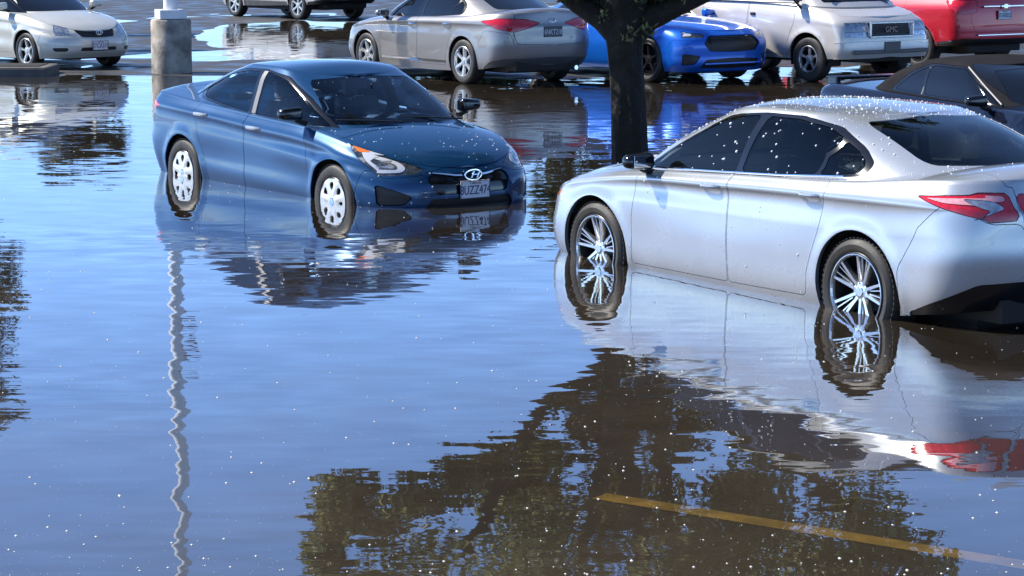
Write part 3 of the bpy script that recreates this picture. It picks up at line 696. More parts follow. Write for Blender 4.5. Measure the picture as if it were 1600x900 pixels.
def spec_blue(kind='blue'):
    low = Pod([lv(2.14, -2.14, .82, [(-2.3, .30), (-1.8, .24), (-1.35, .19), (1.35, .18), (2.2, .20)], .60, .34, 2.5, 2.9),
               lv(2.20, -2.20, [(-2.2, .85), (-.8, .868), (.8, .862), (1.3, .85)], [(-2.3, .44), (-1.35, .39), (.8, .33), (1.35, .30), (2.2, .28)], .62, .36, 2.5, 2.9),
               lv(2.23, -2.24, [(-2.2, .87), (-1.3, .872), (-.5, .867), (.5, .865), (1.3, .875), (2, .87)], [(-2.3, .58), (-1.35, .53), (1.35, .46), (2.2, .38)], .66, .38, 2.4, 2.9),
               lv(2.225, -2.25, [(-2.1, .86), (-1.3, .89), (0, .87), (1.3, .892), (1.9, .87)], [(-2.3, .74), (-1.3, .72), (0, .68), (1.3, .62), (2.2, .50)], .68, .40, 2.3, 2.9),
               lv(2.20, -2.24, [(-2.1, .852), (-1.3, .886), (-.5, .869), (.5, .864), (1.3, .873), (1.9, .835)], [(-2.3, .90), (-1.3, .875), (0, .805), (1.3, .725), (1.8, .645), (2.2, .545)], .72, .42, 2.3, 2.8),
               lv(2.19, -2.24, [(-2.1, .855), (-1.3, .890), (-.5, .874), (.5, .870), (1.3, .876), (1.9, .83)], [(-2.3, .92), (-1.3, .895), (0, .825), (1.3, .745), (1.8, .662), (2.2, .56)], .72, .42, 2.3, 2.8),
               lv(2.12, -2.19, [(-2.1, .80), (-1.3, .825), (-.5, .82), (1.0, .81), (1.5, .79), (1.9, .74)], [(-2.25, 1.06), (-1.9, 1.045), (-1.2, 1.01), (0, .95), (1.0, .895), (1.5, .82), (1.9, .72), (2.12, .635)], .74, .42, 2.3, 2.8)],
              [(-2.25, 1.075), (-2.18, 1.115), (-1.8, 1.10), (-1.2, 1.05), (0, .98), (1.1, .965), (1.5, .90), (1.8, .81), (2.0, .725), (2.12, .645)],
              vs=[0, .12, .28, .54, .745, .775, 1], crown=2.4, arches=(1.35, -1.35), arch_r=.37, arch_z=.318, flare=.016)
    up = Pod([lv(1.38, -1.98, [(-1.95, .64), (-1.4, .73), (-1.0, .775), (0, .785), (1.0, .765), (1.3, .74)], [(-1.98, 1.075), (-1.3, 1.02), (0, .94), (1.0, .885), (1.38, .905)], .72, .95, 2.6, 2.2),
              lv(1.03, -1.60, [(-1.6, .60), (-1.0, .68), (0, .715), (1.0, .69)], [(-1.6, 1.20), (-1.0, 1.17), (0, 1.14), (1.0, 1.07)], .62, .80, 2.6, 2.2),
              lv(.66, -1.20, [(-1.2, .55), (-.8, .605), (0, .645), (.6, .62)], [(-1.2, 1.305), (-.8, 1.305), (0, 1.30), (.66, 1.225)], .50, .60, 2.6, 2.3),
              lv(.42, -.90, [(-.9, .50), (-.6, .54), (0, .57), (.42, .54)], [(-.9, 1.365), (-.5, 1.385), (-.05, 1.385), (.2, 1.36), (.42, 1.315)], .42, .42, 2.6, 2.5)],
             [(-.9, 1.375), (-.5, 1.415), (-.05, 1.43), (.2, 1.41), (.42, 1.33)], vs=[0, .42, .78, 1], crown=2.1, flare=0)
    g = kind == 'blue'
    lowp = []
    if g:
        lowp += [
            dict(n='headlight_reflector', id='hamber', p=[('s', 1.520, 0.815), ('s', 1.660, 0.815), ('s', 1.720, 0.765), ('s', 1.620, 0.765)], m='amber', gap=.001, dep=.006),
            dict(n='headlight_bulb', id='hbulb', p=[('s', 1.900, 0.705), ('f', 0.720, 0.700), ('f', 0.620, 0.670), ('f', 0.640, 0.640), ('f', 0.760, 0.655), ('s', 1.900, 0.665)], m='lens_clear', gap=.001, dep=.006),
            dict(n='headlight_bezel', id='hinner', p=[('s', 1.820, 0.745), ('f', 0.740, 0.720), ('f', 0.610, 0.675), ('f', 0.615, 0.633), ('f', 0.740, 0.633), ('s', 1.860, 0.655), ('s', 1.760, 0.705)], m='lens_smoke', gap=.001, dep=.006),
            dict(n='headlight_strip', id='hstrip', p=[('s', 1.600, 0.805), ('s', 1.840, 0.775), ('f', 0.720, 0.750), ('f', 0.570, 0.690), ('f', 0.550, 0.645), ('f', 0.595, 0.610), ('f', 0.760, 0.603), ('s', 1.860, 0.625), ('s', 1.720, 0.710)], m='lens_white', gap=.001, dep=.006),
            dict(n='headlight', id='headlight', p=[('s', 1.470, 0.830), ('s', 1.700, 0.820), ('s', 1.860, 0.785), ('f', 0.680, 0.745), ('f', 0.470, 0.665), ('f', 0.410, 0.630), ('f', 0.510, 0.595), ('f', 0.760, 0.580), ('s', 1.860, 0.605), ('s', 1.660, 0.720)], m='lens_smoke', rec=.004, rnd=1),
            dict(n='upper_grille', p=[('f', 0, .585), ('f', .36, .60), ('f', .43, .55), ('f', .36, .425), ('f', 0, .42)], m='gloss_black', c=True, rec=.015, rnd=1),
            dict(n='lower_grille', p=[('f', 0, .385), ('f', .40, .385), ('f', .52, .22), ('f', 0, .19)], m='black', c=True, rec=.02, rnd=1),
            dict(n='fog_lamp_recess', p=[('f', .80, .50), ('f', .77, .50), ('f', .56, .41), ('f', .62, .34), ('f', .79, .33)], m='black', rec=.018, rnd=1)]
    else:
        lowp += [
            dict(n='headlight', p=[('s', 1.78, .80), ('s', 1.98, .77), ('f', .60, .72), ('f', .47, .69), ('f', .50, .58), ('f', .70, .57), ('s', 1.92, .63)], m='lens_clear', rec=.004),
            dict(n='grille', p=[('f', 0, .665), ('f', .40, .665), ('f', .36, .59), ('f', .30, .54), ('f', 0, .53)], m='black', c=True, rec=.015),
            dict(n='lower_grille', p=[('f', 0, .37), ('f', .34, .37), ('f', .36, .31), ('f', 0, .31)], m='black', c=True, rec=.02),
            dict(n='fog_lamp_recess', p=[('f', .76, .37), ('f', .56, .37), ('f', .56, .31), ('f', .74, .31)], m='black', rec=.02)]
    lowp += [
        dict(n='taillight', p=[('s', -1.80, .93), ('s', -2.05, 1.0), ('s', -2.18, 1.01), ('r', .60, 1.01), ('r', .40, .98), ('r', .42, .86), ('r', .62, .80), ('s', -2.08, .83)], m='lens_red', rec=.003, rnd=1),
        dict(n='trunk_lid', p=[('p', 0, 2), ('t', -1.90, 0), ('t', -1.84, .56), ('t', -2.18, .50), ('r', .40, 1.0), ('r', .42, .80), ('r', 0, .72), ('p', 0, 1)], c=True, rnd=1),
        dict(n='hood', p=[('p', 1, 2), ('p', 1, 1.0), ('p', .93, 1.0), ('t', 1.86, .66), ('t', 1.55, .74), ('t', 1.12, .765), ('t', .9, .76), ('t', .9, 0)], c=True, rnd=1),
        dict(n='front_bumper', p=[('s', 1.72, .18), ('s', 1.70, .40), ('s', 1.76, .62), ('s', 1.86, .62), ('f', .74, .56), ('f', .46, .585), ('f', .38, .615), ('p', .965, .99), ('p', 1, .99), ('p', 1, 0)], c=True, rnd=1),
        dict(n='front_door', p=[('s', .93, .27), ('s', .93, .60), ('s', .86, .83), ('t', .85, .76), ('t', -.16, .77), ('s', -.20, .85), ('s', -.18, .25)], rnd=1),
        dict(n='rear_door', p=[('s', -.19, .25), ('s', -.21, .85), ('t', -.17, .77), ('t', -1.05, .77), ('s', -1.10, .90), ('s', -1.03, .70), ('s', -.90, .42), ('s', -.88, .25)], rnd=1),
    ]
    bpil = [dict(n='door_pillar', p=[('s', -.135, .965), ('s', -.165, 1.342), ('s', -.235, 1.342), ('s', -.20, .965)], m='dashlight', rec=0, rnd=0, gap=.001)] if g else []
    upp = bpil+win_parts([(1.02, .925), (.62, 1.115), (.20, 1.285), (-.10, 1.33), (-.20, 1.335), (-.17, .965)],
                    [(-.25, .97), (-.29, 1.335), (-.55, 1.325), (-.80, 1.29), (-1.02, 1.225), (-1.25, 1.12), (-1.15, 1.05)], None,
                    [(1.12, .905), (.62, 1.15), (.20, 1.315), (-.20, 1.355), (-.60, 1.345), (-.92, 1.29), (-1.22, 1.17), (-1.34, 1.10), (-1.22, 1.035), (-.2, .948)],
                    [(0, .95), (.70, .945), (.52, 1.292), (0, 1.318)],
                    [(0, 1.13), (.46, 1.12), (.42, 1.33), (0, 1.35)], 'glass_clear' if g else 'glass_dark', 'gloss_black', None)
    def post(root, out, S, MT):
        for sd_ in (1, -1):
            pm = M['p_blue'] if g else M['p_cream']
            make_mirror(root, (.78, sd_*.965, 1.035), sd_, M['gloss_black'] if g else pm)
            make_handle(root, (-.02, sd_*.868, .845), sd_, M['rim'] if g else pm, 0, 1.25); make_handle(root, (-.98, sd_*.882, .90), sd_, M['rim'] if g else pm, 0, 1.25)
        if g:
            make_interior(root, .18, zs=.50, light=False, rear_x=-.62, dash_x=1.0, wheel_side=1, top=1.12, w=.62)
            for sd_ in (1, -1):
                bp = MB().box((-.23, sd_*.668, 1.14), (.055, .02, .40), rot=Matrix.Rotation(R(-4), 3, 'Y') @ Matrix.Rotation(R(sd_*24), 3, 'X')); bp.build('seat_belt', M['seat_light'], root)
            make_plate(root, (2.244, 0, .455), 0, '8UZZ474')
            # winged chrome bar with slanted letter badge in an oval
            for sd_ in (1, -1):
                MB().tube([low_at(S['low'], sd_*y, z) for y, z in ((.10, .575), (.16, .578), (.26, .592), (.36, .604))], [.012, .011, .009, .006], 6).build('grille_bar', M['chrome'], root, True)
            c = Vector((2.222, 0, .578)); bdg = MB()
            bdg.tube([c+Vector((-.01*abs(math.cos(a)), .085*math.cos(a), .044*math.sin(a))) for a in np.linspace(0, 2*math.pi, 33)], .0075, 6)
            b = bdg.build('badge', M['chrome'], root, True)
            me = text_mesh('H', .085, .006, .35); l = link('badge_letter', me, M['chrome'], b); l.location = c+Vector((.004, 0, 0)); l.rotation_euler = (R(90), 0, R(90)); l.scale = (1.45, 1, 1)
            for sd_ in (.22, -.42):
                MB().tube([(1.30, sd_+.30, .965), (1.22, sd_, .985), (1.16, sd_-.30, 1.0)], .008, 6).build('wiper', M['black'], root, True)
            scatter_drops(root, out['hood']+out['front_bumper'], 110, .004, .010, lambda c, n: 1 if c.x > 1.3 else .2)
            scatter_drops(root, out['body']+out['front_doorR']+out['rear_doorR'], 30, .003, .007, name='body_drops')
            scatter_drops(root, out['windshield'], 14, .003, .006, name='windshield_drops')
        else:
            make_plate(root, (2.238, 0, .40), 0, '5TCA310')
            c = Vector((2.215, 0, .61)); bdg = MB()
            bdg.tube([c+Vector((0, .06*math.cos(a), .034*math.sin(a))) for a in np.linspace(0, 2*math.pi, 25)], .006, 6)
            bdg.tube([c+Vector((0, .022*math.cos(a), .032*math.sin(a))) for a in np.linspace(0, 2*math.pi, 25)], .005, 6)
            bdg.build('badge', M['chrome'], root, True)
    return dict(low=low, up=up, low_parts=lowp, up_parts=upp, axles=(1.35, -1.35), arch_r=.365 if g else .35, wheel_r=.318 if g else .308, rim_r=.205, tyre_w=.205, track=.775, under=(-2.3, 2.15), under_z=.16, hw=.82,
                wheel='hubcap' if g else 'alloy5', post=post, spin=.15, steer=0, lod=1 if g else 0,
                nest=(('hamber', 'headlight'), ('hbulb', 'headlight'), ('hinner', 'headlight'), ('hstrip', 'headlight')))
def low_at(pod, y, z):
    u = pod.inv('f', abs(y), z); p = pod(np.array([u[0]]), np.array([u[1]]))[0]; return Vector((p[0]+.004, y, p[2]))
def rear_at(pod, y, z):
    u = pod.inv('r', abs(y), z); p = pod(np.array([u[0]]), np.array([u[1]]))[0]; return Vector((p[0]-.004, y, p[2]))

def spec_grey():
    S = spec_silver(); S = dict(S); S['lod'] = 0
    S['low_parts'] = [
        dict(n='taillight', p=[('s', -1.88, .955), ('s', -2.2, 1.0), ('r', .66, 1.0), ('r', .45, .985), ('r', .22, .93), ('r', .40, .865), ('r', .66, .80), ('s', -2.28, .83)], m='lens_red', rec=.003, rnd=1),
        dict(n='trunk_lid', p=[('p', 0, 2), ('t', -2.0, 0), ('t', -1.95, .60), ('t', -2.36, .60), ('r', .62, 1.0), ('r', .66, .78), ('r', .60, .62), ('r', 0, .60), ('p', 0, 1)], c=True, rnd=1, gap=.006, dep=.04),
        dict(n='lower_valance', p=[('s', -1.90, .26), ('s', -2.10, .36), ('r', .74, .40), ('r', 0, .42), ('p', 0, 0), ('s', -1.9, .0)], m='cladding', c=True, rec=.012, rnd=1),
        dict(n='sill_strip', p=[('s', .95, .30), ('s', .95, .33), ('s', -.92, .325), ('s', -.92, .29)], m='chrome', gap=.001),
        dict(n='rear_bumper', p=[('s', -1.80, .19), ('s', -1.795, .60), ('s', -1.98, .82), ('r', .70, .78), ('r', .63, .60), ('r', 0, .58), ('p', 0, .0)], c=True, rnd=1),
        dict(n='headlight', p=[('s', 1.62, .80), ('s', 1.90, .80), ('f', .66, .735), ('f', .44, .665), ('f', .48, .60), ('f', .70, .64), ('s', 1.98, .70)], m='lens_smoke', rec=.004)]+S['low_parts'][-3:]
    S['up_parts'] = win_parts([(.93, .965), (.16, 1.325), (-.10, 1.352), (-.17, 1.352), (-.10, .985)],
                    [(-.16, .99), (-.25, 1.352), (-.55, 1.347), (-.86, 1.31), (-1.02, 1.255), (-.90, 1.02)],
                    [(-.945, 1.02), (-1.055, 1.235), (-1.14, 1.19), (-1.20, 1.12), (-1.18, 1.05)],
                    [(1.0, .95), (.15, 1.345), (-.20, 1.372), (-.60, 1.367), (-.95, 1.315), (-1.18, 1.20), (-1.27, 1.11), (-1.24, 1.03), (-.2, .965)],
                    [(0, .985), (.68, .985), (.50, 1.27), (0, 1.315)], [(0, 1.12), (.52, 1.115), (.47, 1.34), (0, 1.36)], 'glass_dark', 'gloss_black')
    def post(root, out, S, MT):
        for sd_ in (1, -1):
            make_mirror(root, (.78, sd_*.985, 1.005), sd_, M['p_grey'])
            make_handle(root, (.02, sd_*.905, .86), sd_, M['chrome']); make_handle(root, (-.98, sd_*.915, .885), sd_, M['chrome'])
        make_plate(root, (-2.482, 0, .80), math.pi, '6NKT218', True, size=(.33, .16))
        c = rear_at(S['low'], 0, .965); bdg = MB(); bdg.tube([c+Vector((-.004, .06*math.cos(a), .028*math.sin(a))) for a in np.linspace(0, 2*math.pi, 25)], .006, 6); bdg.build('badge', M['chrome'], root, True)
        MB().tube([(-2.35, -.45, .25), (-2.46, -.45, .25)], .035, 12).build('exhaust_tip', M['chrome'], root, True)
    S.update(wheel='alloy6', post=post, rim_r=.225, nest=(), axles=(1.4, -1.4))
    return S

def spec_pony(conv=False):
    low = Pod([lv(2.22, -2.34, .86, [(-2.4, .28), (-1.36, .19), (1.36, .18), (2.3, .17)], .50, .40, 2.8, 3),
               lv(2.30, -2.40, .90, [(-2.4, .38), (-1.36, .30), (1.36, .28), (2.3, .26)], .50, .40, 2.8, 3),
               lv(2.32, -2.44, .925, [(-2.4, .56), (-1.36, .50), (1.36, .46), (2.3, .42)], .52, .42, 2.8, 3),
               lv(2.33, -2.44, [(-2.1, .93), (-1.4, .955), (-.3, .915), (.5, .91), (1.36, .95), (2.0, .91)], [(-2.4, .76), (-1.36, .74), (0, .68), (1.36, .70), (2.3, .60)], .52, .42, 2.8, 3),
               lv(2.27, -2.42, [(-2.1, .90), (-1.4, .93), (-.3, .885), (.5, .88), (1.36, .92), (2.0, .87)], [(-2.4, .95), (-1.36, .90), (0, .82), (1.36, .81), (2.3, .715)], .52, .42, 2.7, 3),
               lv(2.18, -2.36, [(-2.1, .82), (-1.4, .86), (-.3, .83), (.7, .82), (1.36, .85), (2.0, .80)], [(-2.4, 1.01), (-1.36, .985), (0, .945), (.8, .925), (1.36, .90), (2.18, .79)], .50, .42, 2.7, 3)],
              [(-2.36, 1.02), (-2.2, 1.04), (-1.36, 1.02), (0, .97), (.8, .985), (1.4, .95), (2.0, .86), (2.18, .80)],
              vs=[0, .12, .30, .56, .80, 1], crown=2.6, arches=(1.36, -1.36), arch_r=.39, arch_z=.345, flare=.014)
    if not conv:
        up = Pod([lv(.95, -1.95, [(-1.9, .60), (-1.0, .74), (0, .79), (.9, .76)], [(-1.95, 1.03), (0, .94), (.95, .93)], .6, .8, 2.6, 2.3),
                  lv(.40, -1.1, [(-1.1, .56), (-.4, .63), (.4, .61)], [(-1.1, 1.26), (0, 1.25), (.4, 1.22)], .5, .6, 2.6, 2.3),
                  lv(.12, -.80, [(-.8, .48), (-.3, .54), (.12, .52)], [(-.8, 1.32), (-.3, 1.34), (.12, 1.30)], .35, .4, 2.6, 2.5)],
                 [(-.8, 1.33), (-.3, 1.375), (.12, 1.31)], vs=[0, .72, 1], crown=2.1, flare=0)
        upp = win_parts([(.62, .96), (-.05, 1.275), (-.42, 1.29), (-.50, .985)], None, [(-.56, .99), (-.50, 1.285), (-.75, 1.26), (-1.15, 1.05)],
                        [(.70, .945), (-.05, 1.30), (-.50, 1.31), (-.80, 1.28), (-1.25, 1.04), (-.6, .965)], [(0, .975), (.62, .975), (.46, 1.25), (0, 1.285)], [(0, 1.06), (.42, 1.06), (.40, 1.28), (0, 1.30)], 'glass_dark', 'gloss_black')
    else:
        up = Pod([lv(.98, -1.62, [(-1.6, .76), (-1.0, .80), (0, .80), (.9, .77)], [(-1.62, 1.0), (0, .95), (.98, .935)], .6, .45, 2.6, 3.2),
                  lv(.42, -1.22, [(-1.2, .70), (-.4, .70), (.4, .66)], [(-1.2, 1.21), (0, 1.235), (.42, 1.225)], .45, .45, 2.7, 3),
                  lv(.18, -.95, [(-.95, .60), (-.3, .61), (.18, .58)], [(-.95, 1.30), (-.3, 1.33), (.18, 1.30)], .30, .40, 2.7, 3)],
                 [(-.95, 1.33), (-.3, 1.375), (.18, 1.32)], vs=[0, .70, 1], crown=2.3, flare=0)
        upp = win_parts([(.66, .965), (.02, 1.265), (-.50, 1.275), (-.48, .99)], None, [(-.53, .99), (-.55, 1.265), (-.72, 1.20), (-1.0, 1.02)],
                        [(.71, .95), (.02, 1.283), (-.55, 1.293), (-.78, 1.21), (-1.06, 1.0), (-.5, .975)], [(0, .98), (.64, .98), (.50, 1.255), (0, 1.285)], [(0, 1.08), (.42, 1.08), (.38, 1.22), (0, 1.23)], 'glass_dark', 'gloss_black')
        upp.append(dict(n='windshield_frame', p=[('p', 1, 0), ('p', 1, 1.05), ('p', .84, 1.05), ('s', .02, 1.30), ('s', .95, .90)], m='gloss_black', c=True, rnd=1))
    lowp = [
        dict(n='headlight_strip', p=[('s', 2.05, .775), ('f', .80, .765), ('f', .68, .755), ('f', .70, .72), ('f', .82, .715), ('s', 2.06, .72)], m='lens_white', gap=.001, dep=.005, rec=.003),
        dict(n='headlight', p=[('s', 2.02, .79), ('f', .80, .775), ('f', .50, .745), ('f', .53, .69), ('f', .80, .69), ('s', 2.06, .70)], m='lens_smoke', rec=.006),
        dict(n='grille', p=[('f', 0, .72), ('f', .44, .72), ('f', .56, .60), ('f', .46, .49), ('f', 0, .47)], m='black', c=True, rec=.03, rnd=1),
        dict(n='bumper_vent', p=[('f', .84, .45), ('f', .60, .42), ('f', .68, .29), ('f', .84, .27)], m='black', rec=.02),
        dict(n='lower_grille', p=[('f', 0, .38), ('f', .52, .36), ('f', .60, .22), ('f', 0, .20)], m='black', c=True, rec=.02),
        dict(n='taillight', p=[('r', .82, .95), ('r', .50, .96), ('r', .50, .80), ('r', .82, .80)], m='lens_dark_red', rec=.004),
        dict(n='trunk_lid', p=[('p', 0, 2), ('t', -1.75, 0), ('t', -1.75, .68), ('t', -2.28, .70), ('r', .6, .98), ('r', 0, .98), ('p', 0, 1)], c=True, rnd=1),
        dict(n='hood', p=[('p', 1, 2), ('p', 1, 1.0), ('p', .90, 1.01), ('t', 2.0, .70), ('t', 1.4, .74), ('t', .75, .74), ('t', .6, 0)], c=True, rnd=1, gap=.004),
        dict(n='front_bumper', p=[('s', 1.80, .17), ('s', 1.78, .45), ('s', 1.95, .66), ('f', .80, .66), ('f', .5, .66), ('f', .45, .76), ('p', 1, .97), ('p', 1, 0)], c=True, rnd=1),
        dict(n='door', p=[('s', .82, .26), ('s', .84, .6), ('s', .78, .86), ('t', .74, .77), ('t', -.52, .77), ('s', -.55, .86), ('s', -.52, .25)], rnd=1)]
    def post(root, out, S, MT):
        pm = M['p_navy'] if conv else M['p_electric']
        for sd_ in (1, -1):
            make_mirror(root, (.60, sd_*.97, 1.0), sd_, M['gloss_black'] if conv else pm); make_handle(root, (-.38, sd_*.89, .86), sd_, pm)
        if conv:
            sp = MB().box((-2.22, 0, 1.062), (.20, 1.46, .026), bev=.011)
            for sd_ in (1, -1): sp.box((-2.22, sd_*.70, 1.025), (.17, .06, .09), bev=.012)
            sp.build('spoiler', pm, root)
            for sd_ in (1, -1): MB().tube([(.74, sd_*.765, .965), (.42, sd_*.72, 1.115), (.06, sd_*.655, 1.285)], .009, 6).build('pillar_trim', M['dashlight'], root, True)
            for sd_ in (1, -1): MB().tube([(-.505, sd_*.795, .985), (-.52, sd_*.72, 1.14), (-.53, sd_*.67, 1.25)], .014, 6).build('quarter_pillar_trim', M['dashlight'], root, True)
        else:
            me = MB(); 
            for z in np.linspace(.50, .70, 9): me.box((2.285, 0, z), (.012, .86, .008))
            me.build('grille_mesh', M['black'], root)
            MB().box((2.30, 0, .30), (.03, 1.1, .03), bev=.01).build('bumper_lip', pm, root)
    return dict(low=low, up=up, low_parts=lowp, up_parts=upp, axles=(1.36, -1.36), arch_r=.385, wheel_r=.345, rim_r=.245, tyre_w=.24, track=.80, under=(-2.4, 2.2), under_z=.16, hw=.86,
                wheel='alloy5dark', post=post, lod=0, nest=(('headlight_strip', 'headlight'),), roof_m='softtop' if conv else 'paint')

def spec_van():
    low = Pod([lv(2.20, -2.48, .90, [(-2.5, .36), (1.4, .34), (2.2, .38)], .22, .25, 3.5, 4),
               lv(2.24, -2.54, .935, .48, .24, .25, 3.4, 4),
               lv(2.25, -2.56, .95, [(-2.5, .62), (2.2, .60)], .26, .25, 3.2, 4),
               lv(2.22, -2.56, .965, [(-2.5, .86), (1.4, .86), (2.2, .80)], .30, .25, 3.0, 4),
               lv(2.16, -2.55, .955, [(-2.5, 1.10), (1.4, 1.0), (2.16, .92)], .34, .25, 2.8, 4),
               lv(2.08, -2.52, [(-2.5, .90), (1.0, .90), (1.6, .88), (2.0, .84)], [(-2.5, 1.20), (1.0, 1.18), (1.5, 1.12), (2.08, .985)], .38, .25, 2.8, 4)],
              [(-2.5, 1.22), (1.2, 1.22), (1.5, 1.16), (1.85, 1.07), (2.08, 1.0)], vs=[0, .15, .32, .60, .84, 1], crown=3, arches=(1.41, -1.41), arch_r=.41, arch_z=.345, flare=.018)
    up = Pod([lv(1.72, -2.5, [(-2.5, .90), (1.0, .90), (1.6, .86)], [(-2.5, 1.18), (1.0, 1.17), (1.7, 1.13)], .42, .2, 2.8, 4),
              lv(1.0, -2.42, [(-2.4, .80), (.9, .78)], [(-2.4, 1.78), (.2, 1.80), (1.0, 1.74)], .35, .2, 2.8, 4)],
             [(-2.42, 1.86), (0, 1.92), (.7, 1.88), (1.0, 1.76)], crown=2.4, flare=0)
    lowp = [
        dict(n='headlight', p=[('f', .83, .91), ('f', .47, .91), ('f', .47, .79), ('f', .86, .79)], m='lens_clear', rec=.008, rnd=0),
        dict(n='indicator', p=[('f', .86, .775), ('f', .47, .775), ('f', .47, .70), ('f', .88, .70)], m='lens_clear', rec=.008, rnd=0),
        dict(n='front_grille', p=[('f', 0, .90), ('f', .44, .90), ('f', .42, .70), ('f', 0, .70)], m='black', rec=.02, c=True, rnd=0),
        dict(n='hood', p=[('p', 1, 2), ('p', 1, 1.0), ('p', .90, 1.01), ('t', 1.95, .78), ('t', 1.5, .83), ('t', 1.2, .84), ('t', 1.2, 0)], c=True, rnd=1),
        dict(n='front_bumper', p=[('s', 1.95, .30), ('s', 1.95, .60), ('f', .90, .62), ('f', 0, .63), ('p', 1, 0)], c=True, rnd=1, rec=-.03),
        dict(n='front_door', p=[('s', .98, .40), ('s', .96, .60), ('s', 1.12, .90), ('t', 1.12, .86), ('t', .10, .86), ('s', .08, .9), ('s', .08, .40)], rnd=1, gap=.006),
        dict(n='sliding_door', p=[('s', .06, .40), ('s', .06, .9), ('t', .08, .86), ('t', -1.0, .86), ('s', -.95, .9), ('s', -.95, .40)], rnd=1, gap=.006)]
    upp = [dict(n='front_door_window', p=[('s', 1.22, 1.22), ('s', .86, 1.68), ('s', .14, 1.70), ('s', .14, 1.22)], m='glass_dark', rec=.004),
           dict(n='sliding_door_window', p=[('s', .02, 1.22), ('s', .02, 1.70), ('s', -.95, 1.70), ('s', -.95, 1.22)], m='glass_dark', rec=.004),
           dict(n='rear_side_window', p=[('s', -1.05, 1.22), ('s', -1.05, 1.70), ('s', -2.2, 1.68), ('s', -2.2, 1.22)], m='glass_dark', rec=.004),
           dict(n='windshield', p=[('f', 0, 1.21), ('f', .74, 1.20), ('f', .64, 1.70), ('f', 0, 1.72)], m='glass_dark', rec=.004, c=True)]
    def post(root, out, S, MT):
        fr = MB(); x = 2.262
        for y, z, a, b in ((0, .905, .94, .03), (0, .695, .90, .03)): fr.box((x, y, z), (.03, a, b), bev=.008)
        for sd_ in (1, -1): fr.box((x, sd_*.455, .80), (.03, .03, .19), bev=.008)
        fr.build('grille_surround', M['rim'], root)
        sl_ = MB()
        for z in np.linspace(.73, .87, 6): sl_.box((2.235, 0, z), (.015, .86, .008))
        sl_.build('grille_slats', M['black'], root)
        me = text_mesh('GMC', .12, .006); l = link('grille_lettering', me, M['lens_dark_red'], root); l.location = (2.25, 0, .80); l.rotation_euler = (R(90), 0, R(90))
        MB().box((2.285, 0, .545), (.02, .34, .15), bev=.008).build('plate_bracket', M['cladding'], root)
        MB().box((2.27, 0, .47), (.03, 1.60, .06), bev=.012).build('bumper_step', M['cladding'], root)
        for sd_ in (1, -1):
            MB().box((.10+.10, sd_*.972, 1.0), (.10, .03, .05), bev=.01).build('door_handle', M['black'], root)
            o = make_mirror(root, (1.15, sd_*1.08, 1.30), sd_, M['black'])
            MB().tube([(1.22, sd_*.90, 1.10), (1.18, sd_*1.02, 1.24)], .02, 6).build('mirror_arm', M['black'], root, True)
            MB().tube([(-.9, sd_*.945, 1.19), (1.10, sd_*.94, 1.185)], .012, 6).build('belt_moulding', M['black'], root, True)
        for sd_ in (.25, -.4): MB().tube([(1.62, sd_+.3, 1.185), (1.55, sd_-.25, 1.25)], .012, 6).build('wiper', M['black'], root, True)
    return dict(low=low, up=up, low_parts=lowp, up_parts=upp, axles=(1.41, -1.41), arch_r=.405, wheel_r=.345, rim_r=.20, tyre_w=.215, track=.83, under=(-2.5, 2.15), under_z=.30, hw=.90,
                wheel='alloy5', post=post, lod=0)

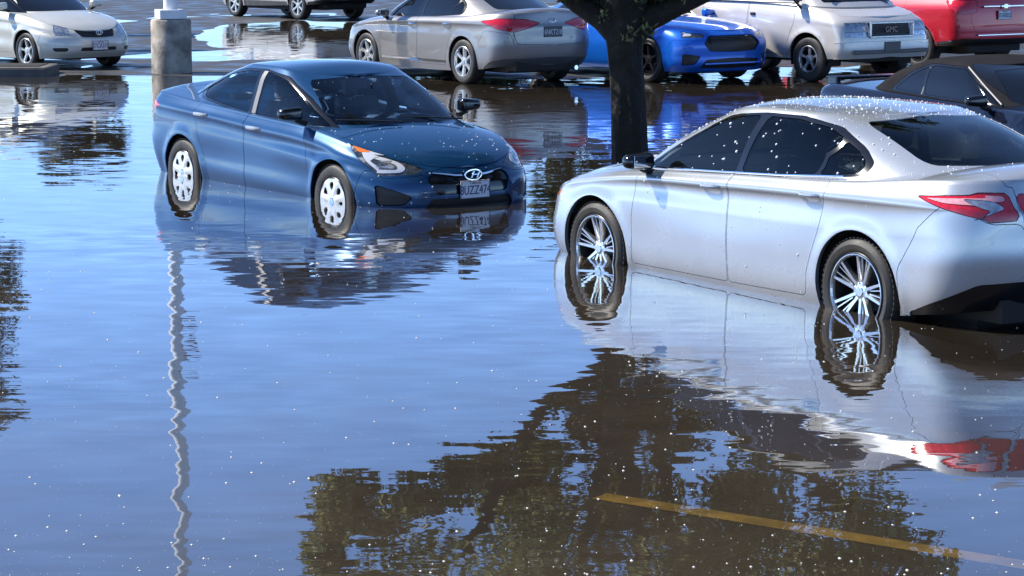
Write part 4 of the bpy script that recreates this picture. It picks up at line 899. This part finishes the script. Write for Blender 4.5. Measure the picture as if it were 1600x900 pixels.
def spec_suv(red=True):
    low = Pod([lv(2.30, -2.30, .90, [(-2.4, .40), (1.4, .30), (2.3, .32)], .5, .35, 2.8, 3.2),
               lv(2.36, -2.40, .93, .46, .5, .38, 2.8, 3.2),
               lv(2.38, -2.44, .95, .62, .5, .40, 2.8, 3.2),
               lv(2.38, -2.44, .96, .82, .5, .42, 2.8, 3.2),
               lv(2.30, -2.42, .945, [(-2.4, 1.05), (2.3, .90)], .5, .42, 2.8, 3.2),
               lv(2.20, -2.38, [(-2.3, .86), (1.0, .87), (2.0, .82)], [(-2.4, 1.20), (0, 1.12), (1.2, 1.08), (2.2, .98)], .5, .42, 2.8, 3.2)],
              [(-2.38, 1.22), (0, 1.15), (1.2, 1.14), (1.8, 1.09), (2.2, 1.0)], vs=[0, .12, .34, .58, .82, 1], crown=3, arches=(1.45, -1.40), arch_r=.42, arch_z=.37, flare=.016)
    up = Pod([lv(1.45, -2.36, [(-2.3, .84), (1.0, .85)], [(-2.4, 1.19), (1.4, 1.09)], .6, .35, 2.8, 3.2),
              lv(.60, -2.12, [(-2.1, .70), (.5, .68)], [(-2.1, 1.66), (-.3, 1.70), (.6, 1.62)], .4, .35, 2.8, 3.2)],
             [(-2.12, 1.70), (-.5, 1.77), (.2, 1.75), (.6, 1.64)], crown=2.4, flare=0)
    lowp = [
        dict(n='taillight', p=[('s', -1.98, 1.14), ('s', -2.2, 1.14), ('r', .72, 1.15), ('r', .56, 1.14), ('r', .58, .96), ('r', .80, .92), ('s', -2.22, .94)], m='lens_red', rec=.004, rnd=1),
        dict(n='tailgate', p=[('p', 0, 2), ('p', 0, 1.0), ('r', 0, .62), ('r', .60, .62), ('r', .70, .80), ('r', .68, 1.16), ('p', .14, 1.2), ('p', .10, 2)], c=True, rnd=1),
        dict(n='rear_bumper_valance', p=[('s', -1.80, .30), ('s', -1.86, .46), ('r', .80, .52), ('r', 0, .50), ('p', 0, 0)], m='black', c=True, rec=.0, rnd=1),
        dict(n='sill_cladding', p=[('s', 1.0, .2), ('s', 1.0, .44), ('s', -.95, .44), ('s', -.95, .2)], m='cladding', rec=-.006),
        dict(n='headlight', p=[('s', 1.9, .95), ('f', .80, .93), ('f', .5, .85), ('f', .55, .78), ('s', 2.05, .82)], m='lens_clear', rec=.004),
        dict(n='front_door', p=[('s', 1.0, .45), ('s', .98, 1.0), ('t', .95, .84), ('t', -.05, .84), ('s', -.08, 1.0), ('s', -.05, .45)], rnd=1),
        dict(n='rear_door', p=[('s', -.07, .45), ('s', -.10, 1.0), ('t', -.07, .84), ('t', -1.05, .84), ('s', -1.08, 1.0), ('s', -.93, .60), ('s', -.92, .45)], rnd=1)]
    upp = [dict(n='front_door_window', p=[('s', .95, 1.17), ('s', .30, 1.58), ('s', -.02, 1.62), ('s', -.02, 1.17)], m='glass_dark', rec=.004),
           dict(n='rear_door_window', p=[('s', -.12, 1.17), ('s', -.12, 1.62), ('s', -1.05, 1.60), ('s', -1.05, 1.18)], m='glass_dark', rec=.004),
           dict(n='quarter_window', p=[('s', -1.12, 1.2), ('s', -1.12, 1.60), ('s', -1.8, 1.55), ('s', -1.95, 1.25)], m='glass_dark', rec=.004),
           dict(n='windshield', p=[('f', 0, 1.16), ('f', .70, 1.15), ('f', .56, 1.58), ('f', 0, 1.60)], m='glass_dark', rec=.004, c=True),
           dict(n='rear_windshield', p=[('r', 0, 1.24), ('r', .62, 1.24), ('r', .56, 1.58), ('r', 0, 1.60)], m='glass_dark', rec=.004, c=True)]
    def post(root, out, S, MT):
        pm = M['p_red'] if red else M['p_far']
        for sd_ in (1, -1):
            make_mirror(root, (.85, sd_*1.03, 1.20), sd_, pm); make_handle(root, (.10, sd_*.96, .98), sd_, M['chrome']); make_handle(root, (-.92, sd_*.96, 1.0), sd_, M['chrome'])
        if red:
            MB().box((-2.462, 0, 1.045), (.02, .98, .032), bev=.008).build('tailgate_bar', M['chrome'], root)
            e = MB(); e.box((-2.480, 0, 1.045), (.022, .21, .034), bev=.004).box((-2.482, 0, 1.045), (.022, .085, .075), bev=.004); e.build('badge', M['chrome'], root)
            make_plate(root, (-2.462, 0, .90), math.pi, '7LRB052', size=(.30, .15))
            MB().box((-2.455, 0, .575), (.02, 1.20, .022), bev=.006).build('bumper_strip', M['chrome'], root)
            for sd_ in (1, -1): MB().tube([(-1.82, sd_*.958, .43), (-2.10, sd_*.945, .47), (-2.25, sd_*.86, .49)], .014, 6).build('corner_strip', M['chrome'], root, True)
    return dict(low=low, up=up, low_parts=lowp, up_parts=upp, axles=(1.45, -1.40), arch_r=.41, wheel_r=.36, rim_r=.245, tyre_w=.23, track=.82, under=(-2.35, 2.3), under_z=.24, hw=.90,
                wheel='alloy5dark' if red else 'alloy6', post=post, lod=0)

# ------------------------------------------------------------------ ground, water
GZ = [(0, -.26), (8, -.20), (12, -.22), (16, -.24), (22, -.31), (27, -.27), (32, -.14), (36, -.035), (39, -.004), (45, .008), (60, .020), (100, .04), (140, .25)]
gz1 = pchip_fn(GZ)
def rows():
    y = [-60, -30, -10, 0]; y += list(np.arange(4, 34, .5)); y += list(np.arange(34, 62, .25)); y += list(np.arange(62, 100, 1)); y += [105, 115, 130, 160, 220, 350, 600, 1200]; return np.array(y)
def smooth_noise(x, y, sc, seed):
    r_ = np.random.default_rng(seed); T = r_.random((64, 64)); X = (x/sc) % 64; Y = (y/sc) % 64; i = X.astype(int); j = Y.astype(int); fx = X-i; fy = Y-j
    fx = fx*fx*(3-2*fx); fy = fy*fy*(3-2*fy); i1 = (i+1) % 64; j1 = (j+1) % 64
    return (T[i, j]*(1-fx)+T[i1, j]*fx)*(1-fy)+(T[i, j1]*(1-fx)+T[i1, j1]*fx)*fy-.5
def gh(x, y):
    z = gz1(y)+np.where(np.asarray(x) > 2, (np.asarray(x)-2)*.006, 0)*(np.asarray(y) < 34)
    n = .030*smooth_noise(x, y, 2.6, 3)+.016*smooth_noise(x, y, .9, 5)+.03*smooth_noise(x, y, 7, 9)
    return z+n*np.clip((np.asarray(y)-30)/9, .25, 1)-.07*np.exp(-((np.asarray(x)+4.3)/2.2)**2-((np.asarray(y)-52)/7)**2)
ys = rows(); xs = np.concatenate([[-600, -200, -80, -50], np.arange(-36, 36.01, .4), [50, 80, 200, 600]])
X, Y = np.meshgrid(xs, ys, indexing='ij'); Z = gh(X, Y)
vs = np.stack([X.ravel(), Y.ravel(), Z.ravel()], 1); ny = len(ys)
fs = [(i*ny+j, (i+1)*ny+j, (i+1)*ny+j+1, i*ny+j+1) for i in range(len(xs)-1) for j in range(ny-1)]
gm = bpy.data.materials.new('wet_asphalt'); gm.use_nodes = True; N, L = nodes(gm); b = N['Principled BSDF']
tc = N.new('ShaderNodeNewGeometry'); sep = N.new('ShaderNodeSeparateXYZ'); L.new(tc.outputs['Position'], sep.inputs[0])
mud = N.new('ShaderNodeMapRange'); mud.inputs[1].default_value = -.12; mud.inputs[2].default_value = -.02; L.new(sep.outputs['Z'], mud.inputs[0])
n1 = N.new('ShaderNodeTexNoise'); n1.inputs['Scale'].default_value = 1.3; n1.inputs['Detail'].default_value = 8; L.new(tc.outputs['Position'], n1.inputs['Vector'])
n2 = N.new('ShaderNodeTexNoise'); n2.inputs['Scale'].default_value = 90; n2.inputs['Detail'].default_value = 3; L.new(tc.outputs['Position'], n2.inputs['Vector'])
cr = N.new('ShaderNodeValToRGB'); cr.color_ramp.elements[0].color = (.050, .038, .027, 1); cr.color_ramp.elements[1].color = (.092, .072, .052, 1); cr.color_ramp.elements[0].position = .3; cr.color_ramp.elements[1].position = .7; L.new(n1.outputs[0], cr.inputs[0])
ca = N.new('ShaderNodeValToRGB'); ca.color_ramp.elements[0].color = (.022, .021, .022, 1); ca.color_ramp.elements[1].color = (.05, .048, .047, 1); ca.color_ramp.elements[0].position = .35; ca.color_ramp.elements[1].position = .65; L.new(n2.outputs[0], ca.inputs[0])
mx = N.new('ShaderNodeMix'); mx.data_type = 'RGBA'; L.new(mud.outputs[0], mx.inputs['Factor']); L.new(cr.outputs[0], mx.inputs['A']); L.new(ca.outputs[0], mx.inputs['B']); L.new(mx.outputs['Result'], b.inputs['Base Color'])
rr_ = N.new('ShaderNodeMapRange'); rr_.inputs[1].default_value = .4; rr_.inputs[2].default_value = .65; rr_.inputs[3].default_value = .3; rr_.inputs[4].default_value = .75; L.new(n1.outputs[0], rr_.inputs[0]); L.new(rr_.outputs[0], b.inputs['Roughness'])
bp = N.new('ShaderNodeBump'); bp.inputs['Distance'].default_value = .002; bp.inputs['Strength'].default_value = .5; L.new(n2.outputs[0], bp.inputs['Height']); L.new(bp.outputs[0], b.inputs['Normal'])
go = link('ground', mesh_from('ground', vs, fs, True), gm); go['kind'] = 'structure'

def water_mat():
    m = bpy.data.materials.new('flood_water'); m.use_nodes = True; N, L = nodes(m); N.remove(N['Principled BSDF']); out = N['Material Output']
    geo = N.new('ShaderNodeNewGeometry')
    def noisevec(scale, amp, det=2, sx=1.0, sy=1.0, mask=None):
        mp = N.new('ShaderNodeMapping'); mp.inputs['Scale'].default_value = (sx, sy, 1); L.new(geo.outputs['Position'], mp.inputs[0])
        t = N.new('ShaderNodeTexNoise'); t.inputs['Scale'].default_value = scale; t.inputs['Detail'].default_value = det; L.new(mp.outputs[0], t.inputs['Vector'])
        s_ = N.new('ShaderNodeVectorMath'); s_.operation = 'SUBTRACT'; s_.inputs[1].default_value = (.5, .5, .5); L.new(t.outputs['Color'], s_.inputs[0])
        q = N.new('ShaderNodeVectorMath'); q.operation = 'MULTIPLY'; q.inputs[1].default_value = (amp[0], amp[1], 0); L.new(s_.outputs[0], q.inputs[0])
        if mask is not None:
            k = N.new('ShaderNodeVectorMath'); k.operation = 'SCALE'; L.new(q.outputs[0], k.inputs[0]); L.new(mask, k.inputs['Scale']); return k.outputs[0]
        return q.outputs[0]
    # patches of livelier ripples
    t = N.new('ShaderNodeTexNoise'); t.inputs['Scale'].default_value = .22; t.inputs['Detail'].default_value = 2; L.new(geo.outputs['Position'], t.inputs['Vector'])
    mr = N.new('ShaderNodeMapRange'); mr.inputs[1].default_value = .42; mr.inputs[2].default_value = .62; mr.inputs[3].default_value = .35; mr.inputs[4].default_value = 1.5; L.new(t.outputs[0], mr.inputs[0])
    a = noisevec(2.4, (.034, .026), 1, 1, 1.6); c = noisevec(6, (.014, .042), 2, .5, 1.7, mr.outputs[0])
    s1 = N.new('ShaderNodeVectorMath'); L.new(a, s1.inputs[0]); L.new(c, s1.inputs[1])
    s2 = N.new('ShaderNodeVectorMath'); s2.inputs[1].default_value = (0, 0, 1); L.new(s1.outputs[0], s2.inputs[0])
    nn = N.new('ShaderNodeVectorMath'); nn.operation = 'NORMALIZE'; L.new(s2.outputs[0], nn.inputs[0])
    gl = N.new('ShaderNodeBsdfGlossy'); gl.inputs['Roughness'].default_value = .012; L.new(nn.outputs[0], gl.inputs['Normal']); gl.inputs[0].default_value = (1, 1, 1, 1)
    fr = N.new('ShaderNodeFresnel'); fr.inputs[0].default_value = 1.42; L.new(nn.outputs[0], fr.inputs['Normal'])
    f2 = N.new('ShaderNodeMapRange'); f2.inputs[1].default_value = 0; f2.inputs[2].default_value = .5; f2.inputs[3].default_value = .03; f2.inputs[4].default_value = .78; L.new(fr.outputs[0], f2.inputs[0])
    tr = N.new('ShaderNodeBsdfTransparent'); tr.inputs[0].default_value = (.93, .88, .80, 1)
    df = N.new('ShaderNodeBsdfDiffuse'); sn = N.new('ShaderNodeTexNoise'); sn.inputs['Scale'].default_value = .55; sn.inputs['Detail'].default_value = 5; sn.inputs['Distortion'].default_value = .8; L.new(geo.outputs['Position'], sn.inputs['Vector'])
    sc_ = N.new('ShaderNodeValToRGB'); sc_.color_ramp.elements[0].position = .35; sc_.color_ramp.elements[1].position = .68; sc_.color_ramp.elements[0].color = (.058, .045, .031, 1); sc_.color_ramp.elements[1].color = (.100, .079, .055, 1)
    L.new(sn.outputs[0], sc_.inputs[0]); L.new(sc_.outputs[0], df.inputs[0])
    m1 = N.new('ShaderNodeMixShader'); m1.inputs[0].default_value = .42; L.new(tr.outputs[0], m1.inputs[1]); L.new(df.outputs[0], m1.inputs[2])
    m2 = N.new('ShaderNodeMixShader'); L.new(f2.outputs[0], m2.inputs[0]); L.new(m1.outputs[0], m2.inputs[1]); L.new(gl.outputs[0], m2.inputs[2])
    L.new(m2.outputs[0], out.inputs[0]); return m
wm = mesh_from('water', [(-60, -20, 0), (60, -20, 0), (60, 75, 0), (-60, 75, 0)], [(0, 1, 2, 3)])
wo = link('water', wm, water_mat()); wo['kind'] = 'structure'
# painted stall line on the flooded asphalt
def strip(name, p, q, wd, mat, label):
    p = np.array(p, float); q = np.array(q, float); d = (q-p)/np.linalg.norm(q-p); n_ = np.array([-d[1], d[0]])*wd/2; k = 24; v = []; f = []
    for i in range(k+1):
        c = p+(q-p)*i/k
        for s_ in (-1, 1): e = c+s_*n_; v.append((e[0], e[1], float(np.max(gh(np.array([e[0]]), np.array([e[1]]))))+.006))
    for i in range(k): f.append((2*i, 2*i+1, 2*i+3, 2*i+2))
    o = link(name, mesh_from(name, v, f), mat); o['kind'] = 'structure'; return o
M['yellow'] = pmat('yellow_road_paint', (.98, .62, .09), .7, noise=.25, nscale=9)
strip('stall_line', (.40, 10.70), (3.1, 8.72), .125, M['yellow'], '')
# floating specks
fb = MB()
for i in range(5600):
    y = 8.4+rng.random()**1.6*24; x = (rng.random()-.5)*2*(y*.225); 
    if rng.random() > .35+.9*abs(smooth_noise(np.array([x]), np.array([y]), .8, 11)[0])*1.6: continue
    r = .0014+.0060*rng.random()**7; n = 6
    k = len(fb.v); a0 = rng.random()
    vs_ = [(x+r*math.cos(a0+2*math.pi*q/n), y+r*1.3*math.sin(a0+2*math.pi*q/n), .001) for q in range(n)]+[(x, y, .001+r*.7)]
    fb.add(vs_, [(q, (q+1) % n, n) for q in range(n)])
M['foam'] = pmat('foam', (.6, .6, .58), .5)
tag(fb.build('foam_specks', M['foam'], None), 'scattered white foam specks floating on the flood water', 'foam', None, 'stuff')

# ------------------------------------------------------------------ lamp post
def lamp_post(x, y):
    t = empty('lamp_post', (x, y, 0)); tag(t, 'grey light pole on a round weathered concrete base behind the dark blue car', 'lamp post')
    M['concrete'] = pmat('weathered_concrete', (.33, .29, .24), .85, noise=.75, nscale=3.5, bump=.01, bscale=14)
    M['bracket'] = pmat('rusty_bracket', (.20, .09, .08), .6)
    M['galv'] = pmat('galvanised_pole', (.80, .81, .82), .45, .1, noise=.1)
    def lz(prof, n=40):
        mb = MB(); P = len(prof); v = [(r*math.cos(2*math.pi*k/n), r*math.sin(2*math.pi*k/n), z) for k in range(n) for r, z in prof]
        f = [(k*P+i, ((k+1) % n)*P+i, ((k+1) % n)*P+i+1, k*P+i+1) for k in range(n) for i in range(P-1)]; mb.add(v, f); return mb
    lz([(.325, -.25), (.325, .84), (.31, .868), (.001, .87)]).build('concrete_base', M['concrete'], t, True)
    MB().box((0, 0, .95), (.44, .44, .15), rz=R(20), bev=.012).build('base_cover', M['galv'], t)
    lz([(.115, 1.0), (.108, 1.6), (.095, 6), (.08, 11.8), (.001, 11.8)], 28).build('pole', M['galv'], t, True)
    MB().box((-.0, 0, 11.75), (.12, 2.6, .10), bev=.02, rz=R(30)).build('arm', M['galv'], t)
    for s_ in (-1, 1): MB().box((-s_*math.sin(R(30))*1.45, s_*math.cos(R(30))*1.45, 11.72), (.42, .75, .16), rz=R(30), bev=.04).build('lamp_head', M['galv'], t)
    for k in range(4): MB().box((.22, -.10, 4.10+.20*k), (.26, .03, .05), bev=.004).build('pole_bracket', M['bracket'], t)  # added slats above the frame; mirrored, they make the reddish streaks beside the pole
lamp_post(-5.50, 38.9)

# ------------------------------------------------------------------ trees
def leaf_mat(name, a, b_):
    m = bpy.data.materials.new(name); m.use_nodes = True; N, L = nodes(m); b = N['Principled BSDF']; b.inputs['Roughness'].default_value = .55
    g = N.new('ShaderNodeNewGeometry'); cr = N.new('ShaderNodeValToRGB'); cr.color_ramp.elements[0].color = (*a, 1); cr.color_ramp.elements[1].color = (*b_, 1)
    L.new(g.outputs['Random Per Island'], cr.inputs[0]); L.new(cr.outputs[0], b.inputs['Base Color'])
    out = N['Material Output']; t = N.new('ShaderNodeBsdfTranslucent'); L.new(cr.outputs[0], t.inputs[0]); mx = N.new('ShaderNodeMixShader'); mx.inputs[0].default_value = .3
    L.new(b.outputs[0], mx.inputs[1]); L.new(t.outputs[0], mx.inputs[2]); L.new(mx.outputs[0], out.inputs[0]); return m
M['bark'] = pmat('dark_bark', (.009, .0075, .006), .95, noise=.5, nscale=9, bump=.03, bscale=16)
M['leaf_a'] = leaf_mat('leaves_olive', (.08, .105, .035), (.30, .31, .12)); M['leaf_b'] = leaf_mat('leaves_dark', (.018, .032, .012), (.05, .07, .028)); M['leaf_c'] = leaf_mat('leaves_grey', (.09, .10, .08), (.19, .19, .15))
def leaves(centres, n, size, spread, seed):
    r_ = np.random.default_rng(seed); vs = []; fs = []; cs = np.array(centres)
    idx = r_.integers(0, len(cs), n); d = r_.normal(size=(n, 3)); d /= np.linalg.norm(d, axis=1)[:, None]; rad = spread*(r_.random(n)**.55)
    P = cs[idx, :3]+d*(rad*cs[idx, 3])[:, None]*np.array([1, 1, .75])
    for i in range(n):
        u = r_.normal(size=3); u /= np.linalg.norm(u); v = np.cross(u, r_.normal(size=3)); v /= np.linalg.norm(v); s_ = size*(.6+.8*r_.random()); p = P[i]
        k = len(vs); vs += [p-u*s_, p+v*s_*.42+u*s_*.1, p+u*s_, p-v*s_*.42+u*s_*.1]; fs.append((k, k+1, k+2, k+3))
    return mesh_from('crown', vs, fs)
def bg_tree(x, y, h, cw, zb, seed, mat, label, nl=5000, ls=.11):
    t = empty('tree', (x, y, 0)); tag(t, label, 'tree', 'trees around the lot')
    r_ = np.random.default_rng(seed); tk = MB(); tk.tube([(0, 0, -.2), (.05, 0, zb*.6), (.02, .05, zb+.6), (0, 0, h*.8)], [.2, .16, .12, .03], 10)
    cs = []
    for i in range(16):
        a = r_.random()*6.28; q = r_.random()**.5*cw*.72; z = zb+.5+(h-zb-.9)*r_.random(); sh = 1-.5*abs((z-zb)/(h-zb)-.4)
        c = (q*sh*math.cos(a), q*sh*math.sin(a), z, .55+.5*r_.random()); cs.append(c); tk.tube([(0, 0, max(zb*.8, z-1)), (c[0]*.5, c[1]*.5, z-.35), c[:3]], [.06, .04, .015], 6)
    tk.build('trunk', M['bark'], t, True); link('crown', leaves(cs, nl, ls, cw*.42, seed), M[mat], t); return t
def main_tree(x, y):
    t = empty('tree', (x, y, -.3)); tag(t, 'dark forked tree trunk standing in the water between the blue and silver cars', 'tree', 'trees around the lot')
    tk = MB(); P = lambda *q: [tuple(np.array(a)) for a in q]
    # trunk: lumpy bark column
    n = 26; prof = [(-.1, .25, .02, 0), (.15, .195, .02, 0), (.5, .172, .01, 0), (.9, .155, -.01, 0), (1.3, .148, -.03, 0), (1.6, .155, -.05, 0), (1.85, .19, -.05, 0), (2.1, .19, -.06, 0), (2.4, .12, -.06, .03)]
    zs_ = np.linspace(-.1, 2.4, 46); fr_ = [pchip_fn([(p[0], p[k]) for p in prof]) for k in (1, 2, 3)]; vs = []; fs = []
    for i, z in enumerate(zs_):
        for k in range(n):
            a = 2*math.pi*k/n; r = float(fr_[0](z))*(1+.05*math.sin(5*a+z*1.5)+.035*math.sin(9*a-z*4)+.03*(rng.random()-.5))
            vs.append((float(fr_[1](z))+r*math.cos(a), float(fr_[2](z))+r*math.sin(a), z))
    for i in range(len(zs_)-1):
        for k in range(n): fs.append((i*n+k, i*n+(k+1) % n, (i+1)*n+(k+1) % n, (i+1)*n+k))
    tk.add(vs, fs)
    limbs = [([(-.08, 0, 1.70), (-.24, .0, 1.86), (-.46, .02, 2.00), (-.74, .05, 2.22), (-1.1, .1, 2.8), (-1.5, .15, 3.6)], [.12, .105, .09, .08, .07, .05]),
             ([(0, 0, 1.72), (.16, -.02, 1.87), (.42, -.05, 1.99), (.70, -.08, 2.12), (1.15, -.1, 2.5), (1.9, -.1, 3.0), (2.4, 0, 3.5)], [.13, .115, .095, .085, .08, .06, .04]),
             ([(-.05, .02, 1.9), (-.08, .05, 2.5), (.1, .1, 3.2), (.2, .1, 4.2)], [.16, .12, .09, .05]),
             ([(.02, .1, 1.8), (.2, .5, 2.3), (.4, 1.1, 3.0), (.5, 1.6, 3.8)], [.12, .09, .07, .04]),
             ([(-.05, -.1, 1.9), (-.2, -.5, 2.5), (-.4, -.9, 3.1), (-.5, -1.2, 3.7)], [.1, .08, .06, .03])]
    for p, r in limbs: tk.tube(p, r, 12)
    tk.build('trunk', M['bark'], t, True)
    r_ = np.random.default_rng(4); cs = []
    for i in range(105):
        a = r_.random()*6.28; q = .3+2.1*r_.random()**.6; z = 3.05+2.4*r_.random()
        cs.append((-.05+q*math.cos(a)*1.12, q*math.sin(a), z, .35+.65*r_.random()))
    cs += [(-1.5, -.2, 2.8, .45), (-1.15, .1, 2.65, .4), (-1.9, -.3, 2.95, .45), (-.75, .3, 2.7, .4), (-2.2, 0, 3.25, .4), (-2.75, 0, 3.35, .3), (-2.7, .1, 3.6, .35)]
    link('crown', leaves(cs, 56000, .06, .62, 8), M['leaf_a'], t)
    # twiggy low leaves round the fork
    cs2 = [(-.05, -.18, 1.74, 1), (.10, -.2, 1.80, 1), (-.2, -.15, 1.9, 1), (.45, -.15, 2.08, .8), (.75, -.15, 2.15, .8), (.95, -.1, 2.2, .8), (-.45, -.1, 2.2, .7), (0, -.15, 2.05, 1.2)]
    cs3 = [(a*.1-.5+.0, .05*((i_*7) % 5-2), 2.12+.12*((i_*3) % 4)+.1*abs(a*.1-.5), 1) for i_, a in enumerate(range(0, 13))]+[(-.1, .1, 2.0, 1), (.12, .1, 2.0, 1), (-.2, .1, 2.15, 1.2), (.2, .1, 2.15, 1.2)]
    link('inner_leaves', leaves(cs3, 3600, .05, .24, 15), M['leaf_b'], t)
    link('fork_leaves', leaves(cs2, 260, .028, .13, 12), M['leaf_a'], t)
main_tree(1.03, 21.0)

# ------------------------------------------------------------------ the parked vehicles
paint_silver = M['p_silver']
def gzs(x, y): return float(gh(np.array([x]), np.array([y]))[0])
build_car('sedan', spec_silver(), (2.12, 16.28, -.225), R(122.6), M['p_silver'], 'silver sedan with tinted windows in the right foreground, water up to its sills', 'car', pitch=math.atan2(.05, 2.82))
build_car('sedan', spec_blue('blue'), (-1.64, 22.25, -.295), R(-53.9), M['p_blue'], 'dark blue sedan with white front plate standing hub-deep in the flood water', 'car', pitch=math.atan2(.03, 2.7))
build_car('sedan', spec_grey(), (-.80, 38.0, 0), R(124.7), M['p_grey'], 'warm grey sedan seen from behind, parked beyond the dark blue car', 'car')
build_car('coupe', spec_pony(False), (2.0, 38.4, 0), R(-54), M['p_electric'], 'bright blue coupe with a wide black grille, parked behind the tree trunk', 'car')
build_car('van', spec_van(), (4.42, 38.5, 0), R(-53), M['p_van'], 'pale champagne van with square grille and chrome wheels', 'van')
build_car('convertible', spec_pony(True), (5.03, 23.87, -.29), R(-64), M['p_navy'], 'black convertible with a brown-grey soft top raised, behind the silver car', 'car')
build_car('suv', spec_suv(True), (6.75, 42.0, 0), R(125), M['p_red'], 'red sport utility seen from behind with chrome tailgate bar, at the right edge', 'car')
build_car('sedan', spec_blue('cream'), (-8.4, 41.5, 0), R(-45), M['p_cream'], 'pale champagne sedan with dark oval-badged grille at the left edge', 'car')
build_car('suv', spec_suv(False), (-5.6, 62.5, .01), R(130), M['p_far'], 'pale sport utility far behind at the top edge, only its wheels and sill showing', 'car')

# mirrored grey tree, then dark trees added beyond the frame to darken the reflections
bg_tree(-10.9, 46, 7.6, 1.9, 3.4, 30, 'leaf_c', 'grey leafed tree mirrored at the left edge of the water', 7000, .09)
for i, (x, y, h, cw) in enumerate([(-1.6, 58, 4.4, 2.6), (2.4, 60, 5.0, 2.8), (6.4, 59, 4.8, 2.8), (10.4, 61, 5.4, 2.8), (14.6, 60, 5.2, 2.8)]):
    bg_tree(x, y, h, cw, .9, 50+i, 'leaf_b', ['low dark evergreen mirrored right of the blue car', 'dark evergreen standing behind the bright blue coupe', 'dark evergreen standing behind the pale van', 'dark evergreen standing behind the red vehicle', 'dark evergreen beyond the right edge of the lot'][i], 6500, .16)
bg_tree(-9.7, 53, 3.3, 1.5, 1.25, 72, 'leaf_b', 'low dark tree standing behind the pale sedan at the left edge', 5000, .10)  # added crown kept above the frame, there only to be mirrored dark
def kerb_island(x0, x1, y0, y1):
    t = empty('kerb_island', ((x0+x1)/2, (y0+y1)/2, 0)); tag(t, 'low concrete kerbed parking island in front of the pale sedan', 'kerb')
    cx, cy = (x0+x1)/2, (y0+y1)/2
    MB().box((0, 0, .02), (x1-x0, y1-y0, .26), bev=.04).build('kerb', pmat('kerb_concrete', (.10, .095, .09), .8, noise=.3, nscale=5), t)
    MB().box((0, 0, .155), (x1-x0-.3, y1-y0-.3, .016), bev=.005).build('soil', M['liner'], t)
kerb_island(-12.5, -7.35, 38.0, 39.1)
